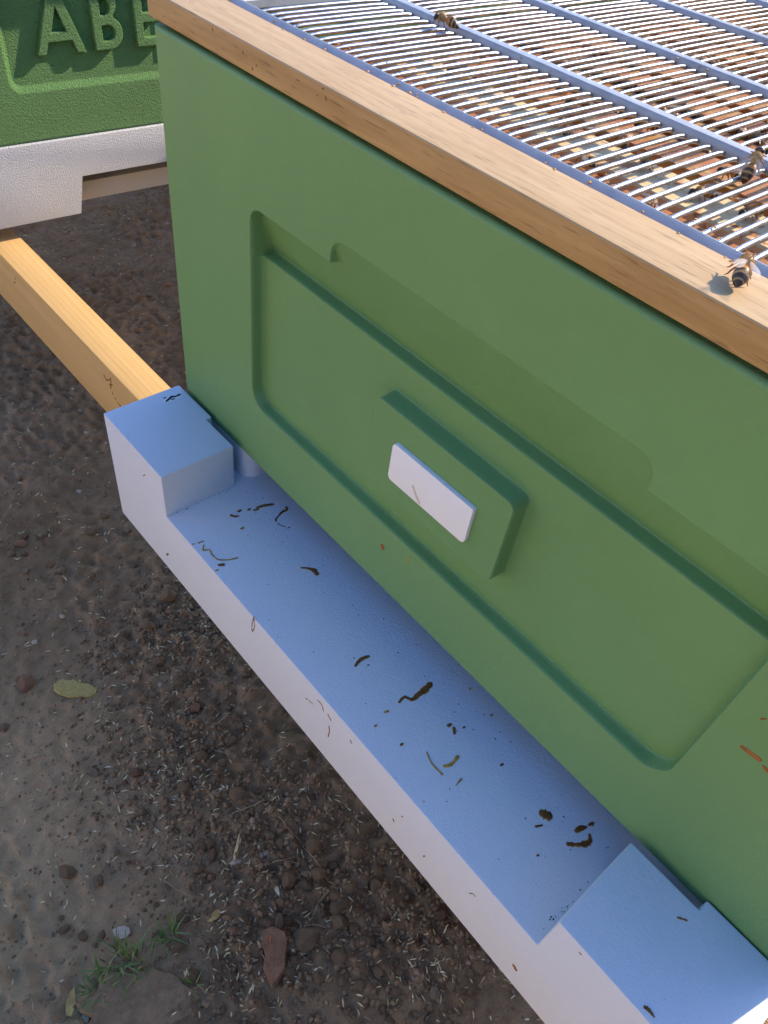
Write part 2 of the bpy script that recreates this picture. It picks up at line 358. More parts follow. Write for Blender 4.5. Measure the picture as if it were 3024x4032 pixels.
M['beech_x'] = wood('beech_rail_lengthwise', (0.42, 0.25, 0.095), (0.57, 0.385, 0.18), (20, 230, 230), 0.45)
M['beech_y'] = wood('beech_rail_crosswise', (0.40, 0.225, 0.085), (0.57, 0.37, 0.18), (150, 9, 150), 0.55)
M['pine'] = wood('planed_pine', (0.60, 0.35, 0.12), (0.72, 0.46, 0.19), (5, 110, 110), 0.0, 0.5, ('DIAGONAL', 1.0, (1.6, 95, 95)))
M['leg'] = wood('pine_post', (0.50, 0.30, 0.12), (0.66, 0.44, 0.2), (110, 110, 5))

M['beech_shaded'] = wood('beech_rail_shaded', (0.33, 0.175, 0.058), (0.52, 0.315, 0.125), (17, 210, 210), 0.5)  # darker copy of the rail beech, shade painted in, with stronger grain

def bar_wood(name, dark, light, stain):
    t = NT(name, 0.5, 0.4)
    g = t.noise(1.0, 4, 0.6, t.mapping((10, 160, 160)))
    c = t.ramp(g, [(0.3, dark), (0.7, light)])
    st = t.ramp(t.noise(55, 4, 0.65), [(0.50 - stain, (0, 0, 0)), (0.58 - stain * 0.8, (1, 1, 1))])
    c = t.mix(st, c, (0.38, 0.125, 0.016))
    t.color(c)
    t.bump(g, 0.3, 0.0004)
    return t.m
M['bar_clean'] = bar_wood('frame_wood_pale', (0.62, 0.43, 0.19), (0.80, 0.62, 0.33), -0.06)
M['bar_stained'] = bar_wood('frame_wood_propolis', (0.27, 0.095, 0.018), (0.40, 0.155, 0.032), 0.06)
M['bar_mixed'] = bar_wood('frame_wood_worn', (0.26, 0.115, 0.024), (0.52, 0.28, 0.075), 0.05)

t = NT('honeycomb_wax', 0.5, 0.4)
vo = t.n('ShaderNodeTexVoronoi'); vo.inputs['Scale'].default_value = 190
t.l(t.tc, vo.inputs['Vector'])
t.color(t.ramp(vo.outputs['Distance'], [(0.2, (0.06, 0.022, 0.006)), (0.6, (0.26, 0.11, 0.025))]))
t.bump(vo.outputs['Distance'], 0.8, 0.002)
M['comb'] = t.m

t = NT('galvanised_wire', 0.33, 0.5, 1.0)
t.color(t.ramp(t.noise(160, 3), [(0.35, (0.33, 0.33, 0.32)), (0.65, (0.47, 0.46, 0.44))]))
t.l(t.ramp(t.noise(240, 4), [(0.3, (0.27, 0.27, 0.27)), (0.7, (0.44, 0.44, 0.44))]), t.b.inputs['Roughness'])
t.bump(t.noise(500, 3), 0.3, 0.0002)
M['wire'] = t.m
t = NT('zinc_strip', 0.5, 0.5, 0.12)
vo = t.n('ShaderNodeTexVoronoi'); vo.inputs['Scale'].default_value = 130
t.l(t.tc, vo.inputs['Vector'])
t.color(t.mix(0.5, t.ramp(t.noise(60, 3), [(0.3, (0.33, 0.345, 0.35)), (0.7, (0.43, 0.44, 0.44))]), t.ramp(vo.outputs['Distance'], [(0.1, (0.30, 0.315, 0.325)), (0.8, (0.46, 0.46, 0.45))])))
t.bump(t.noise(420, 3), 0.25, 0.0002)
M['zinc'] = t.m

def flat(name, c, rough=0.6, spec=0.4, var=0.25, scale=300):
    t = NT(name, rough, spec)
    t.color(t.ramp(t.noise(scale, 3), [(0.3, tuple(x * (1 - var) for x in c)), (0.7, tuple(min(1, x * (1 + var)) for x in c))]))
    return t.m
M['brown'] = flat('bee_dropping_brown', (0.15, 0.062, 0.016), 0.45, 0.4, 0.35)
M['ochre'] = flat('bee_dropping_ochre', (0.42, 0.23, 0.035), 0.5, 0.4, 0.4)
M['rust'] = flat('bee_dropping_rust', (0.30, 0.085, 0.012), 0.5, 0.4, 0.35)
M['black'] = flat('scorch_black', (0.012, 0.011, 0.010), 0.8, 0.2)
M['smear'] = flat('beige_smear', (0.62, 0.50, 0.42), 0.6, 0.3, 0.1)
M['plate'] = flat('white_plate', (0.80, 0.77, 0.75), 0.55, 0.35, 0.02, 60)
M['halo'] = flat('bared_foam', (0.80, 0.77, 0.72), 0.8, 0.2, 0.04)
M['felt'] = flat('propolis_seal', (0.030, 0.018, 0.010), 0.7, 0.3, 0.4)

def soil(name, a, b, c_, pebble=True):
    t = NT(name, 0.95, 0.15)
    n1 = t.noise(3.2, 4, 0.6)
    n2 = t.noise(38, 6, 0.7)
    n3 = t.noise(420, 3, 0.6)
    c = t.ramp(n2, [(0.28, a), (0.52, b), (0.78, c_)])
    c = t.mix(t.ramp(n1, [(0.40, (0, 0, 0)), (0.66, (0.55, 0.55, 0.55))]), c, tuple(x * 1.25 for x in c_))
    if pebble:
        # a paler trodden crust in front of the stand
        mp = t.n('ShaderNodeMapping'); mp.inputs['Location'].default_value = (-0.02, 0.30, 0); mp.inputs['Scale'].default_value = (1.0, 1.0, 0)
        t.l(t.tc, mp.inputs['Vector'])
        ln = t.n('ShaderNodeVectorMath', operation='LENGTH'); t.l(mp.outputs[0], ln.inputs[0])
        k = t.math('SUBTRACT', t.math('ADD', ln.outputs['Value'], t.math('MULTIPLY', t.noise(13, 6, 0.7), 0.34)), 0.17)
        c = t.mix(t.ramp(k, [(0.06, (0.72, 0.72, 0.72)), (0.29, (0, 0, 0))]), c, (0.76, 0.46, 0.215))
    c = t.mix(t.math('MULTIPLY', n3, 0.45), c, tuple(x * 0.7 for x in a))
    if pebble:
        # dry grass beyond the bare soil of the apiary
        geo = t.n('ShaderNodeVectorMath', operation='LENGTH')
        mp = t.n('ShaderNodeMapping'); mp.inputs['Location'].default_value = (0.28, -0.13, 0); mp.inputs['Scale'].default_value = (0.8, 1.33, 0)
        t.l(t.tc, mp.inputs['Vector']); t.l(mp.outputs[0], geo.inputs[0])
        far = t.math('ADD', geo.outputs['Value'], t.math('MULTIPLY', t.noise(3.1, 3), 0.3))
        gcol = t.ramp(t.noise(14, 5, 0.7), [(0.3, (0.50, 0.37, 0.18)), (0.6, (0.64, 0.49, 0.27))])
        f = t.ramp(t.math('MULTIPLY', far, 0.5), [(0.60, (0, 0, 0)), (0.68, (1, 1, 1))])
        c = t.mix(f, c, gcol)
    t.color(c)
    pr = t.bump(n2, 0.6, 0.003)
    t.bump(n3, 0.8, 0.0016, pr)
    return t.m
SA, SB, SC = (0.185, 0.107, 0.049), (0.300, 0.180, 0.087), (0.40, 0.250, 0.130)
M['soil'] = soil('dry_soil', SA, SB, SC)
def clod(name, c):
    t = NT(name, 0.95, 0.15)
    n2 = t.noise(90, 5, 0.7)
    t.color(t.ramp(n2, [(0.3, tuple(x * 0.62 for x in c)), (0.7, tuple(x * 1.2 for x in c))]))
    t.bump(n2, 0.9, 0.002)
    return t.m
ST = {'soil': clod('soil_clod', (0.35, 0.210, 0.105)), 'brown': clod('brown_stone', (0.27, 0.155, 0.076)),
      'grey': clod('grey_stone', (0.40, 0.265, 0.150)), 'pink': clod('pinkish_stone', (0.46, 0.225, 0.115)),
      'white': clod('pale_flint', (0.78, 0.60, 0.40))}
M['straw'] = flat('dry_chaff', (0.85, 0.57, 0.25), 0.7, 0.3, 0.3, 40)
M['straw_pale'] = flat('bleached_straw', (0.92, 0.72, 0.42), 0.7, 0.3, 0.2, 30)
M['stem'] = flat('dry_stem', (0.42, 0.28, 0.14), 0.8, 0.2, 0.3, 60)
M['grass'] = flat('grass_blade', (0.15, 0.25, 0.045), 0.5, 0.4, 0.35, 50)
M['grass_dry'] = flat('dry_grass_blade', (0.40, 0.29, 0.13), 0.7, 0.3, 0.3, 50)
t = NT('lichened_bark', 0.9, 0.2)
w = t.n('ShaderNodeTexWave', bands_direction='DIAGONAL'); w.inputs['Scale'].default_value = 120; w.inputs['Distortion'].default_value = 4
t.l(t.tc, w.inputs['Vector'])
bn = t.noise(1.0, 5, 0.7, t.mapping((260, 520, 300), (0, 0, 0.5)))
t.color(t.ramp(bn, [(0.3, (0.42, 0.29, 0.085)), (0.7, (0.66, 0.47, 0.15))]))
t.bump(bn, 0.8, 0.0012)
M['bark'] = t.m
M['brick'] = clod('broken_brick', (0.34, 0.165, 0.080))
M['orange'] = flat('orange_brick_face', (0.75, 0.15, 0.04), 0.8, 0.2, 0.15)
M['leaf'] = flat('dry_leaf', (0.62, 0.36, 0.11), 0.7, 0.3, 0.3, 80)
M['plastic'] = flat('grey_blue_shard', (0.38, 0.27, 0.17), 0.5, 0.4, 0.1)
M['paper'] = flat('pale_scrap', (0.56, 0.42, 0.29), 0.7, 0.3, 0.1)

# bee
t = NT('bee_body', 0.45, 0.5)
sx = t.n('ShaderNodeSeparateXYZ'); t.l(t.tc, sx.inputs[0])
mr = t.n('ShaderNodeMapRange'); mr.inputs['From Min'].default_value = -0.0078; mr.inputs['From Max'].default_value = 0.0062
t.l(sx.outputs['X'], mr.inputs['Value'])
DK, AM, TA = (0.050, 0.027, 0.011), (0.50, 0.21, 0.035), (0.52, 0.33, 0.12)
t.color(t.ramp(mr.outputs[0], [(0.0, DK), (0.10, DK), (0.115, (0.36, 0.25, 0.12)), (0.15, DK), (0.22, DK), (0.24, (0.50, 0.32, 0.13)), (0.29, (0.10, 0.045, 0.015)),
                               (0.345, DK), (0.36, AM), (0.43, AM), (0.445, (0.10, 0.04, 0.012)), (0.46, AM), (0.53, AM), (0.55, TA), (0.78, (0.30, 0.20, 0.085)), (0.82, DK), (1.0, DK)]))
M['bee'] = t.m
M['bee_hair'] = flat('bee_fuzz', (0.70, 0.47, 0.18), 0.7, 0.2, 0.2)
M['bee_leg'] = flat('bee_leg', (0.36, 0.145, 0.035), 0.4, 0.5, 0.3)
t = NT('bee_wing', 0.2, 0.6)
t.color((0.75, 0.62, 0.45))
t.b.inputs['Alpha'].default_value = 0.30
M['wing'] = t.m

# ---------------------------------------------------------------- ground
ZG = -0.45
def gz(x, y):
    x = np.asarray(x, float); y = np.asarray(y, float)
    h = (vnoise(x * 5.5, y * 5.5, 1) - 0.5) * 0.010 + (vnoise(x * 16, y * 16, 2) - 0.5) * 0.006
    rough = 0.35 + 0.9 * sst(0.35, 0.7, vnoise(x * 6 + 3.3, y * 6, 9))
    c1 = vnoise(x * 55, y * 55, 3)
    h += (np.abs(c1 - 0.5) * -0.015 + 0.0036) * rough
    h += (vnoise(x * 120, y * 120, 4) - 0.5) * 0.0065 * rough
    h += (vnoise(x * 230, y * 230, 5) - 0.5) * 0.0026
    return ZG + h
def spread(lo, hi, fine, ends):
    mid = np.arange(lo, hi + 1e-9, fine)
    left, right, st, a, b = [], [], fine, lo, mid[-1]
    while a > ends[0] or b < ends[1]:
        st *= 1.28
        a -= st; b += st
        left.append(a); right.append(b)
    return np.concatenate([np.array(left[::-1]), mid, np.array(right)])
gx = spread(-1.30, 0.50, 0.0032, (-60, 60))
gy = spread(-0.36, 0.72, 0.0032, (-60, 60))
GX, GY = np.meshgrid(gx, gy)
near_w = np.clip(1.6 - np.hypot(GX, GY) * 0.12, 0.25, 1)
GZ = gz(GX, GY)
me = bpy.data.meshes.new('ground')
nx_, ny_ = len(gx), len(gy)
vv = np.stack([GX, GY, GZ], -1).reshape(-1, 3)
ii = np.arange(nx_ * ny_).reshape(ny_, nx_)
ff = np.stack([ii[:-1, :-1], ii[:-1, 1:], ii[1:, 1:], ii[1:, :-1]], -1).reshape(-1, 4)
def np_mesh(me, v, f):
    me.vertices.add(len(v)); me.vertices.foreach_set('co', np.asarray(v, np.float32).ravel())
    k = f.shape[1]
    me.loops.add(f.size); me.loops.foreach_set('vertex_index', f.astype(np.int32).ravel())
    me.polygons.add(len(f)); me.polygons.foreach_set('loop_start', np.arange(0, f.size, k, dtype=np.int32))
    me.polygons.foreach_set('loop_total', np.full(len(f), k, np.int32))
    me.update(calc_edges=True)
np_mesh(me, vv, ff)
ground = tag(link('ground', me, M['soil'], None, True), 'bare brown soil with clods, pebbles and chaff in the shade of the hives', None, None, 'structure')

# stones: a few shapes shared by all of them
def stone_mesh(i, sub=2):
    r = random.Random(100 + i)
    bm = bmesh.new()
    bmesh.ops.create_icosphere(bm, subdivisions=sub, radius=1.0)
    off = Vector((r.uniform(-9, 9), r.uniform(-9, 9), r.uniform(-9, 9)))
    from mathutils import noise as mn
    cuts = [(Vector((r.gauss(0, 1), r.gauss(0, 1), r.gauss(0, 1))).normalized(), r.uniform(0.55, 0.85)) for _ in range(6)]
    for v in bm.verts:
        p = v.co.copy()
        for n, d in cuts:
            k = p.dot(n) - d
            if k > 0:
                p -= n * k * 0.85
        p *= 1 + 0.30 * mn.noise(v.co * 1.6 + off) + 0.12 * mn.noise(v.co * 4.5 + off)
        v.co = p
    me = bpy.data.meshes.new('stone')
    bm.to_mesh(me); bm.free()
    me.polygons.foreach_set('use_smooth', [True] * len(me.polygons))
    me.set_sharp_from_angle(angle=RAD(32))
    return me
STONES = {k: [stone_mesh(i + 17 * j, 2 if i < 4 else 1) for i in range(8)] for j, k in enumerate(ST)}
for k in STONES:
    for s in STONES[k]:
        s.materials.append(ST[k])
def put_stone(x, y, a, b, kind, flat_=0.62, big=True):
    me = rng.choice(STONES[kind][:4] if big else STONES[kind])
    o = bpy.data.objects.new('stone', me)
    COL.objects.link(o)
    o.parent = ground
    h = min(a, b) * flat_
    o.scale = (a, b, h)
    o.rotation_euler = (rng.uniform(-.25, .25), rng.uniform(-.25, .25), rng.uniform(-0.5, 0.5) + RAD(48))
    o.location = (x, y, float(gz(x, y)) + h * rng.uniform(0.35, 0.65))
    return o
for x, y, a, b, kind in D['stones']:
    put_stone(x, y, a * 0.92, b * 0.92, kind, 0.78)
def dens(x, y):
    d = 0.10
    for (cx, cy), rr in zip(D['dens'] + [[0.30, 0.0], [0.24, -0.10], [-0.10, 0.02]], (0.10, 0.12, 0.10, 0.09, 0.14, 0.10, 0.12)):
        d = max(d, math.exp(-((x - cx) ** 2 + (y - cy) ** 2) / (rr * rr)))
    return d
placed = 0
while placed < 225:
    x, y = rng.uniform(-0.55, 0.46), rng.uniform(-0.34, 0.16)
    if rng.random() > dens(x, y):
        continue
    s = 0.0026 + 0.0054 * rng.random() ** 2.0
    put_stone(x, y, s * rng.uniform(0.8, 1.4), s, rng.choice(['soil'] * 9 + ['brown'] * 3 + ['grey', 'pink', 'white']), 0.7, False)
    placed += 1

# finer crumbs and gravel, past counting
t_ = (1 + 5 ** .5) / 2
ICO = np.array([(-1, t_, 0), (1, t_, 0), (-1, -t_, 0), (1, -t_, 0), (0, -1, t_), (0, 1, t_), (0, -1, -t_), (0, 1, -t_), (t_, 0, -1), (t_, 0, 1), (-t_, 0, -1), (-t_, 0, 1)]) / 1.9
ICF = np.array([(0, 11, 5), (0, 5, 1), (0, 1, 7), (0, 7, 10), (0, 10, 11), (1, 5, 9), (5, 11, 4), (11, 10, 2), (10, 7, 6), (7, 1, 8), (3, 9, 4), (3, 4, 2), (3, 2, 6), (3, 6, 8), (3, 8, 9), (4, 9, 5), (2, 4, 11), (6, 2, 10), (8, 6, 7), (9, 8, 1)])
P = []
while len(P) < 30000:
    x, y = nrg.uniform(-1.3, 0.48), nrg.uniform(-0.36, 0.75)
    near = 1.0 if x > -0.6 and y < 0.25 else 0.35
    if nrg.random() < max(dens(x, y) * 1.0, 0.17 * near):
        P.append((x, y))
P = np.array(P)
n = len(P)
S = (0.0006 + 0.0030 * nrg.random(n) ** 2.6) * np.array([0.45 + 0.55 * dens(a, b) for a, b in P])
V = ICO[None] * (1 + 0.30 * nrg.standard_normal((n, 12, 1))) * S[:, None, None] * nrg.uniform(0.7, 1.3, (n, 1, 3))
V = V + np.stack([P[:, 0], P[:, 1], gz(P[:, 0], P[:, 1]) + S * 0.3], -1)[:, None]
F = (ICF[None] + (np.arange(n) * 12)[:, None, None]).reshape(-1, 3)
me = bpy.data.meshes.new('gravel')
np_mesh(me, V.reshape(-1, 3), F)
for k in ('soil', 'brown', 'grey', 'pink'):
    me.materials.append(ST[k])
me.polygons.foreach_set('material_index', np.repeat(nrg.choice([0, 0, 0, 0, 0, 0, 0, 1, 1, 2], n), 20).astype(np.int32))
o = link('gravel', me); tag(o, 'loose crumbs of soil and fine gravel scattered over the ground', None, None, 'stuff')

def chaff(name, pts, L, W, mats, label, lift=0.0012):
    n = len(pts)
    th = nrg.uniform(0, 2 * np.pi, n)
    l = L * nrg.uniform(0.45, 1.25, n); w = W * nrg.uniform(0.6, 1.3, n)
    dx, dy = np.cos(th), np.sin(th)
    zc = gz(pts[:, 0], pts[:, 1]) + lift
    tilt = nrg.uniform(-0.22, 0.22, n)
    quad = []
    for s, b in ((-1, 0), (-0.35, -1), (0.45, -0.8), (1, 0), (0.45, 0.8), (-0.35, 1)):
        quad.append(np.stack([pts[:, 0] + dx * l * s / 2 - dy * w * b / 2, pts[:, 1] + dy * l * s / 2 + dx * w * b / 2, zc + tilt * l * s / 2 + (0.0006 if b else 0)], -1))
    V = np.stack(quad, 1).reshape(-1, 3)
    F = (np.array([[0, 1, 2, 3], [0, 3, 4, 5]])[None] + (np.arange(n) * 6)[:, None, None]).reshape(-1, 4)
    me = bpy.data.meshes.new(name)
    np_mesh(me, V, F)
    for mm in mats:
        me.materials.append(mm)
    me.polygons.foreach_set('material_index', np.repeat(nrg.integers(0, len(mats), n), 2).astype(np.int32))
    return tag(link(name, me), label, None, None, 'stuff')
P = []
while len(P) < 4000:
    x, y = nrg.uniform(-1.2, 0.48), nrg.uniform(-0.36, 0.6)
    if nrg.random() < max(dens(x, y) ** 1.5 * (0.3 + 1.4 * float(vnoise(x * 22, y * 22, 31)) ** 2), 0.07):
        P.append((x, y))
chaff('chaff', np.array(P), 0.0076, 0.00135, [M['straw'], M['straw'], M['straw_pale'], M['stem']], 'pale bits of chaff and husk strewn over the soil')
P = np.stack([nrg.uniform(0.56, 1.15, 4200), nrg.uniform(-0.35, 0.75, 4200)], -1)
chaff('straw_litter', P, 0.055, 0.0028, [M['straw_pale'], M['straw_pale'], M['straw']], 'bleached straw lying in the sun beside the right end of the hive', 0.006)

# ---------------------------------------------------------------- hive stand
ZR = -0.110
stand = thing('hive_stand', 'long stand of two planed pine rails carrying the green hives', 'stand', (0, 0, ZG))
def rail(name, y0, y1, parent, x0=-1.35, x1=0.478):
    me = box_mesh(name, x0, x1, y0, y1, ZR - 0.075, ZR, 0.0016, 2)
    o = link(name, me, M['pine'], parent)
    o.location = (0, 0, -ZG)
    return o
front_rail = rail('rail', 0.0242, 0.0594, stand)
rail('rail', 0.40, 0.435, stand)
def legs(parent, xs, ys):
    for x in xs:
        for y0, y1 in ys:
            link('leg', box_mesh('leg', x - 0.03, x + 0.03, y0, y1, -0.02, ZR - ZG - 0.006, 0.002), M['leg'], parent)
legs(stand, (-1.28, 0.36), ((0.0600, 0.104), (0.355, 0.3994)))

# droppings: small domed blobs of matter lying on a surface
def blob_geo(pts, height=0.00035, lift=0.0):
    """pts: (u, v, half width); returns verts (u, v, h) and faces of a low domed ribbon"""
    P = [(Vector((p[0], p[1])), p[2]) for p in pts]
    out = []
    for i in range(len(P) - 1):
        (a, ra), (b, rb) = P[i], P[i + 1]
        p0 = P[max(i - 1, 0)][0]; p3 = P[min(i + 2, len(P) - 1)][0]
        k = 6
        for j in range(k):
            t = j / k
            q = 0.5 * ((2 * a) + (b - p0) * t + (2 * p0 - 5 * a + 4 * b - p3) * t * t + (3 * a - p0 - 3 * b + p3) * t ** 3)
            out.append((q, ra + (rb - ra) * t))
    out.append(P[-1])
    d0 = (out[0][0] - out[1][0]).normalized(); d1 = (out[-1][0] - out[-2][0]).normalized()
    r0, r1 = out[0][1], out[-1][1]
    head = [(out[0][0] + d0 * r0 * k, r0 * math.sqrt(max(0.02, 1 - k * k))) for k in (0.98, 0.8, 0.45)]
    tail = [(out[-1][0] + d1 * r1 * k, r1 * math.sqrt(max(0.02, 1 - k * k))) for k in (0.45, 0.8, 0.98)]
    out = head + out + tail
    V, F = [], []
    sec = (-1, -0.80, 0, 0.80, 1)
    for i, (c, r) in enumerate(out):
        d = (out[min(i + 1, len(out) - 1)][0] - out[max(i - 1, 0)][0])
        d = d.normalized() if d.length > 1e-9 else Vector((1, 0))
        nrm = Vector((-d.y, d.x))
        r1_ = r * (1 + rng.uniform(-0.22, 0.22))
        for s in sec:
            q = c + nrm * r1_ * s * (1 + rng.uniform(-0.06, 0.06))
            V.append((q.x, q.y, lift + height * min(1, r / 0.0006) * (1 - s * s) ** 0.5 + 0.00006))
    for i in range(len(out) - 1):
        for j in range(4):
            F.append((i * 5 + j, i * 5 + j + 1, (i + 1) * 5 + j + 1, (i + 1) * 5 + j))
    return V, F
def droppings(key, parent, place, name='dropping'):
    for pts, col in D[key]:
        hgt = 0.00012 if col == 'halo' else 0.00035
        V, F = blob_geo([(p[0], p[1], p[2] * 1.22) for p in pts], hgt)
        me = pyd(name, [place(*p) for p in V], F)
        bm = bmesh.new(); bm.from_mesh(me); bmesh.ops.recalc_face_normals(bm, faces=bm.faces); bm.to_mesh(me); bm.free()
        o = link(name, me, [M[col], M['ochre']] if col == 'brown' else M[col], parent, True)
        if col == 'brown':
            for i, p in enumerate(me.polygons):
                if i % 4 in (0, 3):
                    p.material_index = 1
droppings('beam', stand, lambda u, v, h: (u, 0.0242 - h, v - ZG))

# ---------------------------------------------------------------- near hive: floor
floor = thing('hive_floor', 'white moulded hive floor with a landing board, beneath the nearest green box', 'hive floor', (0, 0, -0.093))
ZB, ZL, ZT = 0.0, 0.064, 0.102       # local: bottom, landing, block top
X0, X1, XA, XB = -0.004, 0.4995, 0.0747, 0.4174
prof = [(X0, ZB), (X1, ZB), (X1, ZT), (XB, ZT), (XB, ZL), (XA, ZL), (XA, ZT), (X0, ZT)]
bm = bmesh.new()
YF, YB, YE = -0.0635, -0.0078, 0.492
vs_ = {}
def vk(*p):
    if p not in vs_:
        vs_[p] = bm.verts.new(p)
    return vs_[p]
TL, TR, YL, YR = 0.0405, 0.4565, -0.0034, -0.0012
for poly in ([(x, YF, z) for x, z in prof],
             [(XA, YF, ZL), (XB, YF, ZL), (XB, YB, ZL), (TR, YB, ZL), (TR, YR, ZL), (X1, YR, ZL), (X1, YE, ZL), (X0, YE, ZL), (X0, YL, ZL), (TL, YL, ZL), (TL, YB, ZL), (XA, YB, ZL)],
             [(X0, YF, ZT), (XA, YF, ZT), (XA, YB, ZT), (TL, YB, ZT), (TL, YL, ZT), (X0, YL, ZT)], [(XB, YF, ZT), (X1, YF, ZT), (X1, YR, ZT), (TR, YR, ZT), (TR, YB, ZT), (XB, YB, ZT)],
             [(TL, YB, ZL), (XA, YB, ZL), (XA, YB, ZT), (TL, YB, ZT)], [(TL, YB, ZL), (TL, YL, ZL), (TL, YL, ZT), (TL, YB, ZT)], [(X0, YL, ZL), (TL, YL, ZL), (TL, YL, ZT), (X0, YL, ZT)],
             [(XB, YB, ZL), (TR, YB, ZL), (TR, YB, ZT), (XB, YB, ZT)], [(TR, YB, ZL), (TR, YR, ZL), (TR, YR, ZT), (TR, YB, ZT)], [(TR, YR, ZL), (X1, YR, ZL), (X1, YR, ZT), (TR, YR, ZT)],
             [(XA, YF, ZL), (XA, YB, ZL), (XA, YB, ZT), (XA, YF, ZT)], [(XB, YF, ZL), (XB, YB, ZL), (XB, YB, ZT), (XB, YF, ZT)],
             [(X0, YF, ZB), (X0, YE, ZB), (X0, YE, ZL), (X0, YL, ZL), (X0, YL, ZT), (X0, YF, ZT)], [(X1, YF, ZB), (X1, YE, ZB), (X1, YE, ZL), (X1, YR, ZL), (X1, YR, ZT), (X1, YF, ZT)],
             [(X0, YF, ZB), (X1, YF, ZB), (X1, YE, ZB), (X0, YE, ZB)], [(X0, YE, ZB), (X1, YE, ZB), (X1, YE, ZL), (X0, YE, ZL)]):
    bm.faces.new([vk(*p) for p in poly])
bmesh.ops.recalc_face_normals(bm, faces=bm.faces)
bevelled(bm, 0.0011, 2)
link('landing_board', bm_mesh('landing_board', bm), M['white'], floor)
def rounded_wall(x0, x1, y0, y1, r, side):
    pts = []
    for k in range(9):
        a = math.pi / 2 * k / 8
        if side > 0:
            pts.append((x1 - r + r * math.sin(a), y0 + r - r * math.cos(a)))
        else:
            pts.append((x0 + r - r * math.cos(a), y0 + r - r * math.sin(a)))
    if side > 0:
        return [(x0, y0)] + pts + [(x1, y1), (x0, y1)]
    return pts + [(x1, y0), (x1, y1), (x0, y1)]
link('side_wall', prism_mesh('side_wall', rounded_wall(0.0, 0.0765, 0.0008, 0.49, 0.013, 1), ZL - 0.0005, 0.0925, 2, 0), M['white'], floor)
link('side_wall', prism_mesh('side_wall', rounded_wall(0.4230, 0.492, 0.0200, 0.49, 0.013, -1), ZL - 0.0005, 0.0925, 2, 0), M['white'], floor)
for fx in (0.06, 0.44):
    for fy in (0.042, 0.4175):
        V, F = tube_geo([(fx, fy, -0.0165), (fx, fy, 0.001)], 0.014, 20)
        link('foot', pyd('foot', V, F), M['white'], floor)
droppings('landing', floor, lambda u, v, h: (u, v, ZL + h))
droppings('front', floor, lambda u, v, h: (u, -0.0635 - h, v + 0.093))
droppings('block', floor, lambda u, v, h: (u, v, ZT + h))
def specks(name, pts, place, mat, parent, lo, hi):
    acc = Acc()
    for u, v in pts:
        s_ = rng.uniform(lo, hi)
        V_ = [place(u + p[0] * s_ * rng.uniform(.7, 1.4), v + p[1] * s_ * rng.uniform(.7, 1.4), max(0, p[2]) * s_ * 0.7) for p in ICO]
        acc.add(V_, [tuple(f) for f in ICF])
    o = link(name, acc.mesh(name), mat, parent)
    o['kind'] = 'stuff'
sp_ = [(XA + 0.0006 + abs(rng.gauss(0, .0012)), rng.uniform(YF + .006, YB)) for _ in range(26)] + [(XB - abs(rng.gauss(0, .002)), rng.uniform(YF + .004, YB)) for _ in range(22)]
sp_ += [(rng.uniform(XA, XB), -abs(rng.gauss(0, .012)) + .006) for _ in range(46)] + [(rng.uniform(XA, XB), rng.uniform(YF, 0)) for _ in range(30)]
specks('dirt_crumbs', sp_, lambda u, v, h: (u, v, ZL + h), M['felt'], floor, 0.00018, 0.00050)

# ---------------------------------------------------------------- near hive: brood box
def grid_sheet(us, vs, place):
    U, Vv = np.meshgrid(us, vs)
    pts = place(U, Vv).reshape(-1, 3)
    idx = np.arange(len(us) * len(vs)).reshape(len(vs), len(us))
    f = np.stack([idx[:-1, :-1], idx[:-1, 1:], idx[1:, 1:], idx[1:, :-1]], -1).reshape(-1, 4)
    return pts, f

HB = 0.2441
def box_depth(x, z):
    d1 = np.where(z < 0.118, sd_rrect(x, z, 0.0868, 0.4095, 0.0520, 0.1838, 0.0150), sd_rrect(x, z, 0.0868, 0.4095, 0.0520, 0.1838, 0.0095))
    d2 = sd_rrect(x, z, 0.1545, 0.3425, 0.1000, 0.1976, 0.0100)
    d = np.minimum(d1, d2)
    mask = sst(-0.0001, 0.0009, -d)
    slope = np.clip((0.1976 - z) * 0.37, 0, 1)
    inn = 0.0080 + (slope - 0.0080) * sst(0.1533, 0.1545, z)
    dp = sd_rrect(x, z, 0.2012, 0.2946, 0.0799, 0.1348, 0.0042)
    inn = np.where(z < 0.150, -0.0025 + (inn + 0.0025) * sst(0.0, 0.0013, dp), inn)
    h = inn * mask
    r = 0.0022
    for e in (x, 0.5 - x, z, HB - z):
        k = np.clip(r - e, 0, r)
        q = r - np.sqrt(np.maximum(r * r - k * k, 0))
        h = np.where(q > 0, np.maximum(h, q), h)
    return h
FINE = 0.00028
fx = lines(0, 0.5, 0.006, FINE, [(0, .0024), (.0862, .0890), (.1538, .1560), (.1998, .2032), (.2922, .2968), (.4072, .4102), (.4976, .5)])
fz = lines(0, HB, 0.006, FINE, [(0, .0024), (.0514, .0540), (.0784, .0812), (.1322, .1368), (.1528, .1550), (.1820, .1844), (.1955, .1982), (HB - .0024, HB)])
def densify(a, zones, st):
    out = [a[0]]
    for p, q in zip(a[:-1], a[1:]):
        step = st if any(lo <= (p + q) / 2 <= hi for lo, hi in zones) else 1
        n_ = max(1, int(math.ceil((q - p) / step - 1e-6)))
        out += [p + (q - p) * i / n_ for i in range(1, n_ + 1)]
    return np.array(out)
fx = densify(fx, [(.085, .106), (.152, .168), (.198, .208), (.286, .299), (.328, .345), (.392, .412)], 0.00055)
fz = densify(fz, [(.050, .070), (.076, .088), (.126, .140), (.170, .199)], 0.00055)
pts, f = grid_sheet(fx, fz, lambda X, Z: np.stack([X, box_depth(X, Z), Z], -1))
A = [pts]; Fq = [f]; off = len(pts)
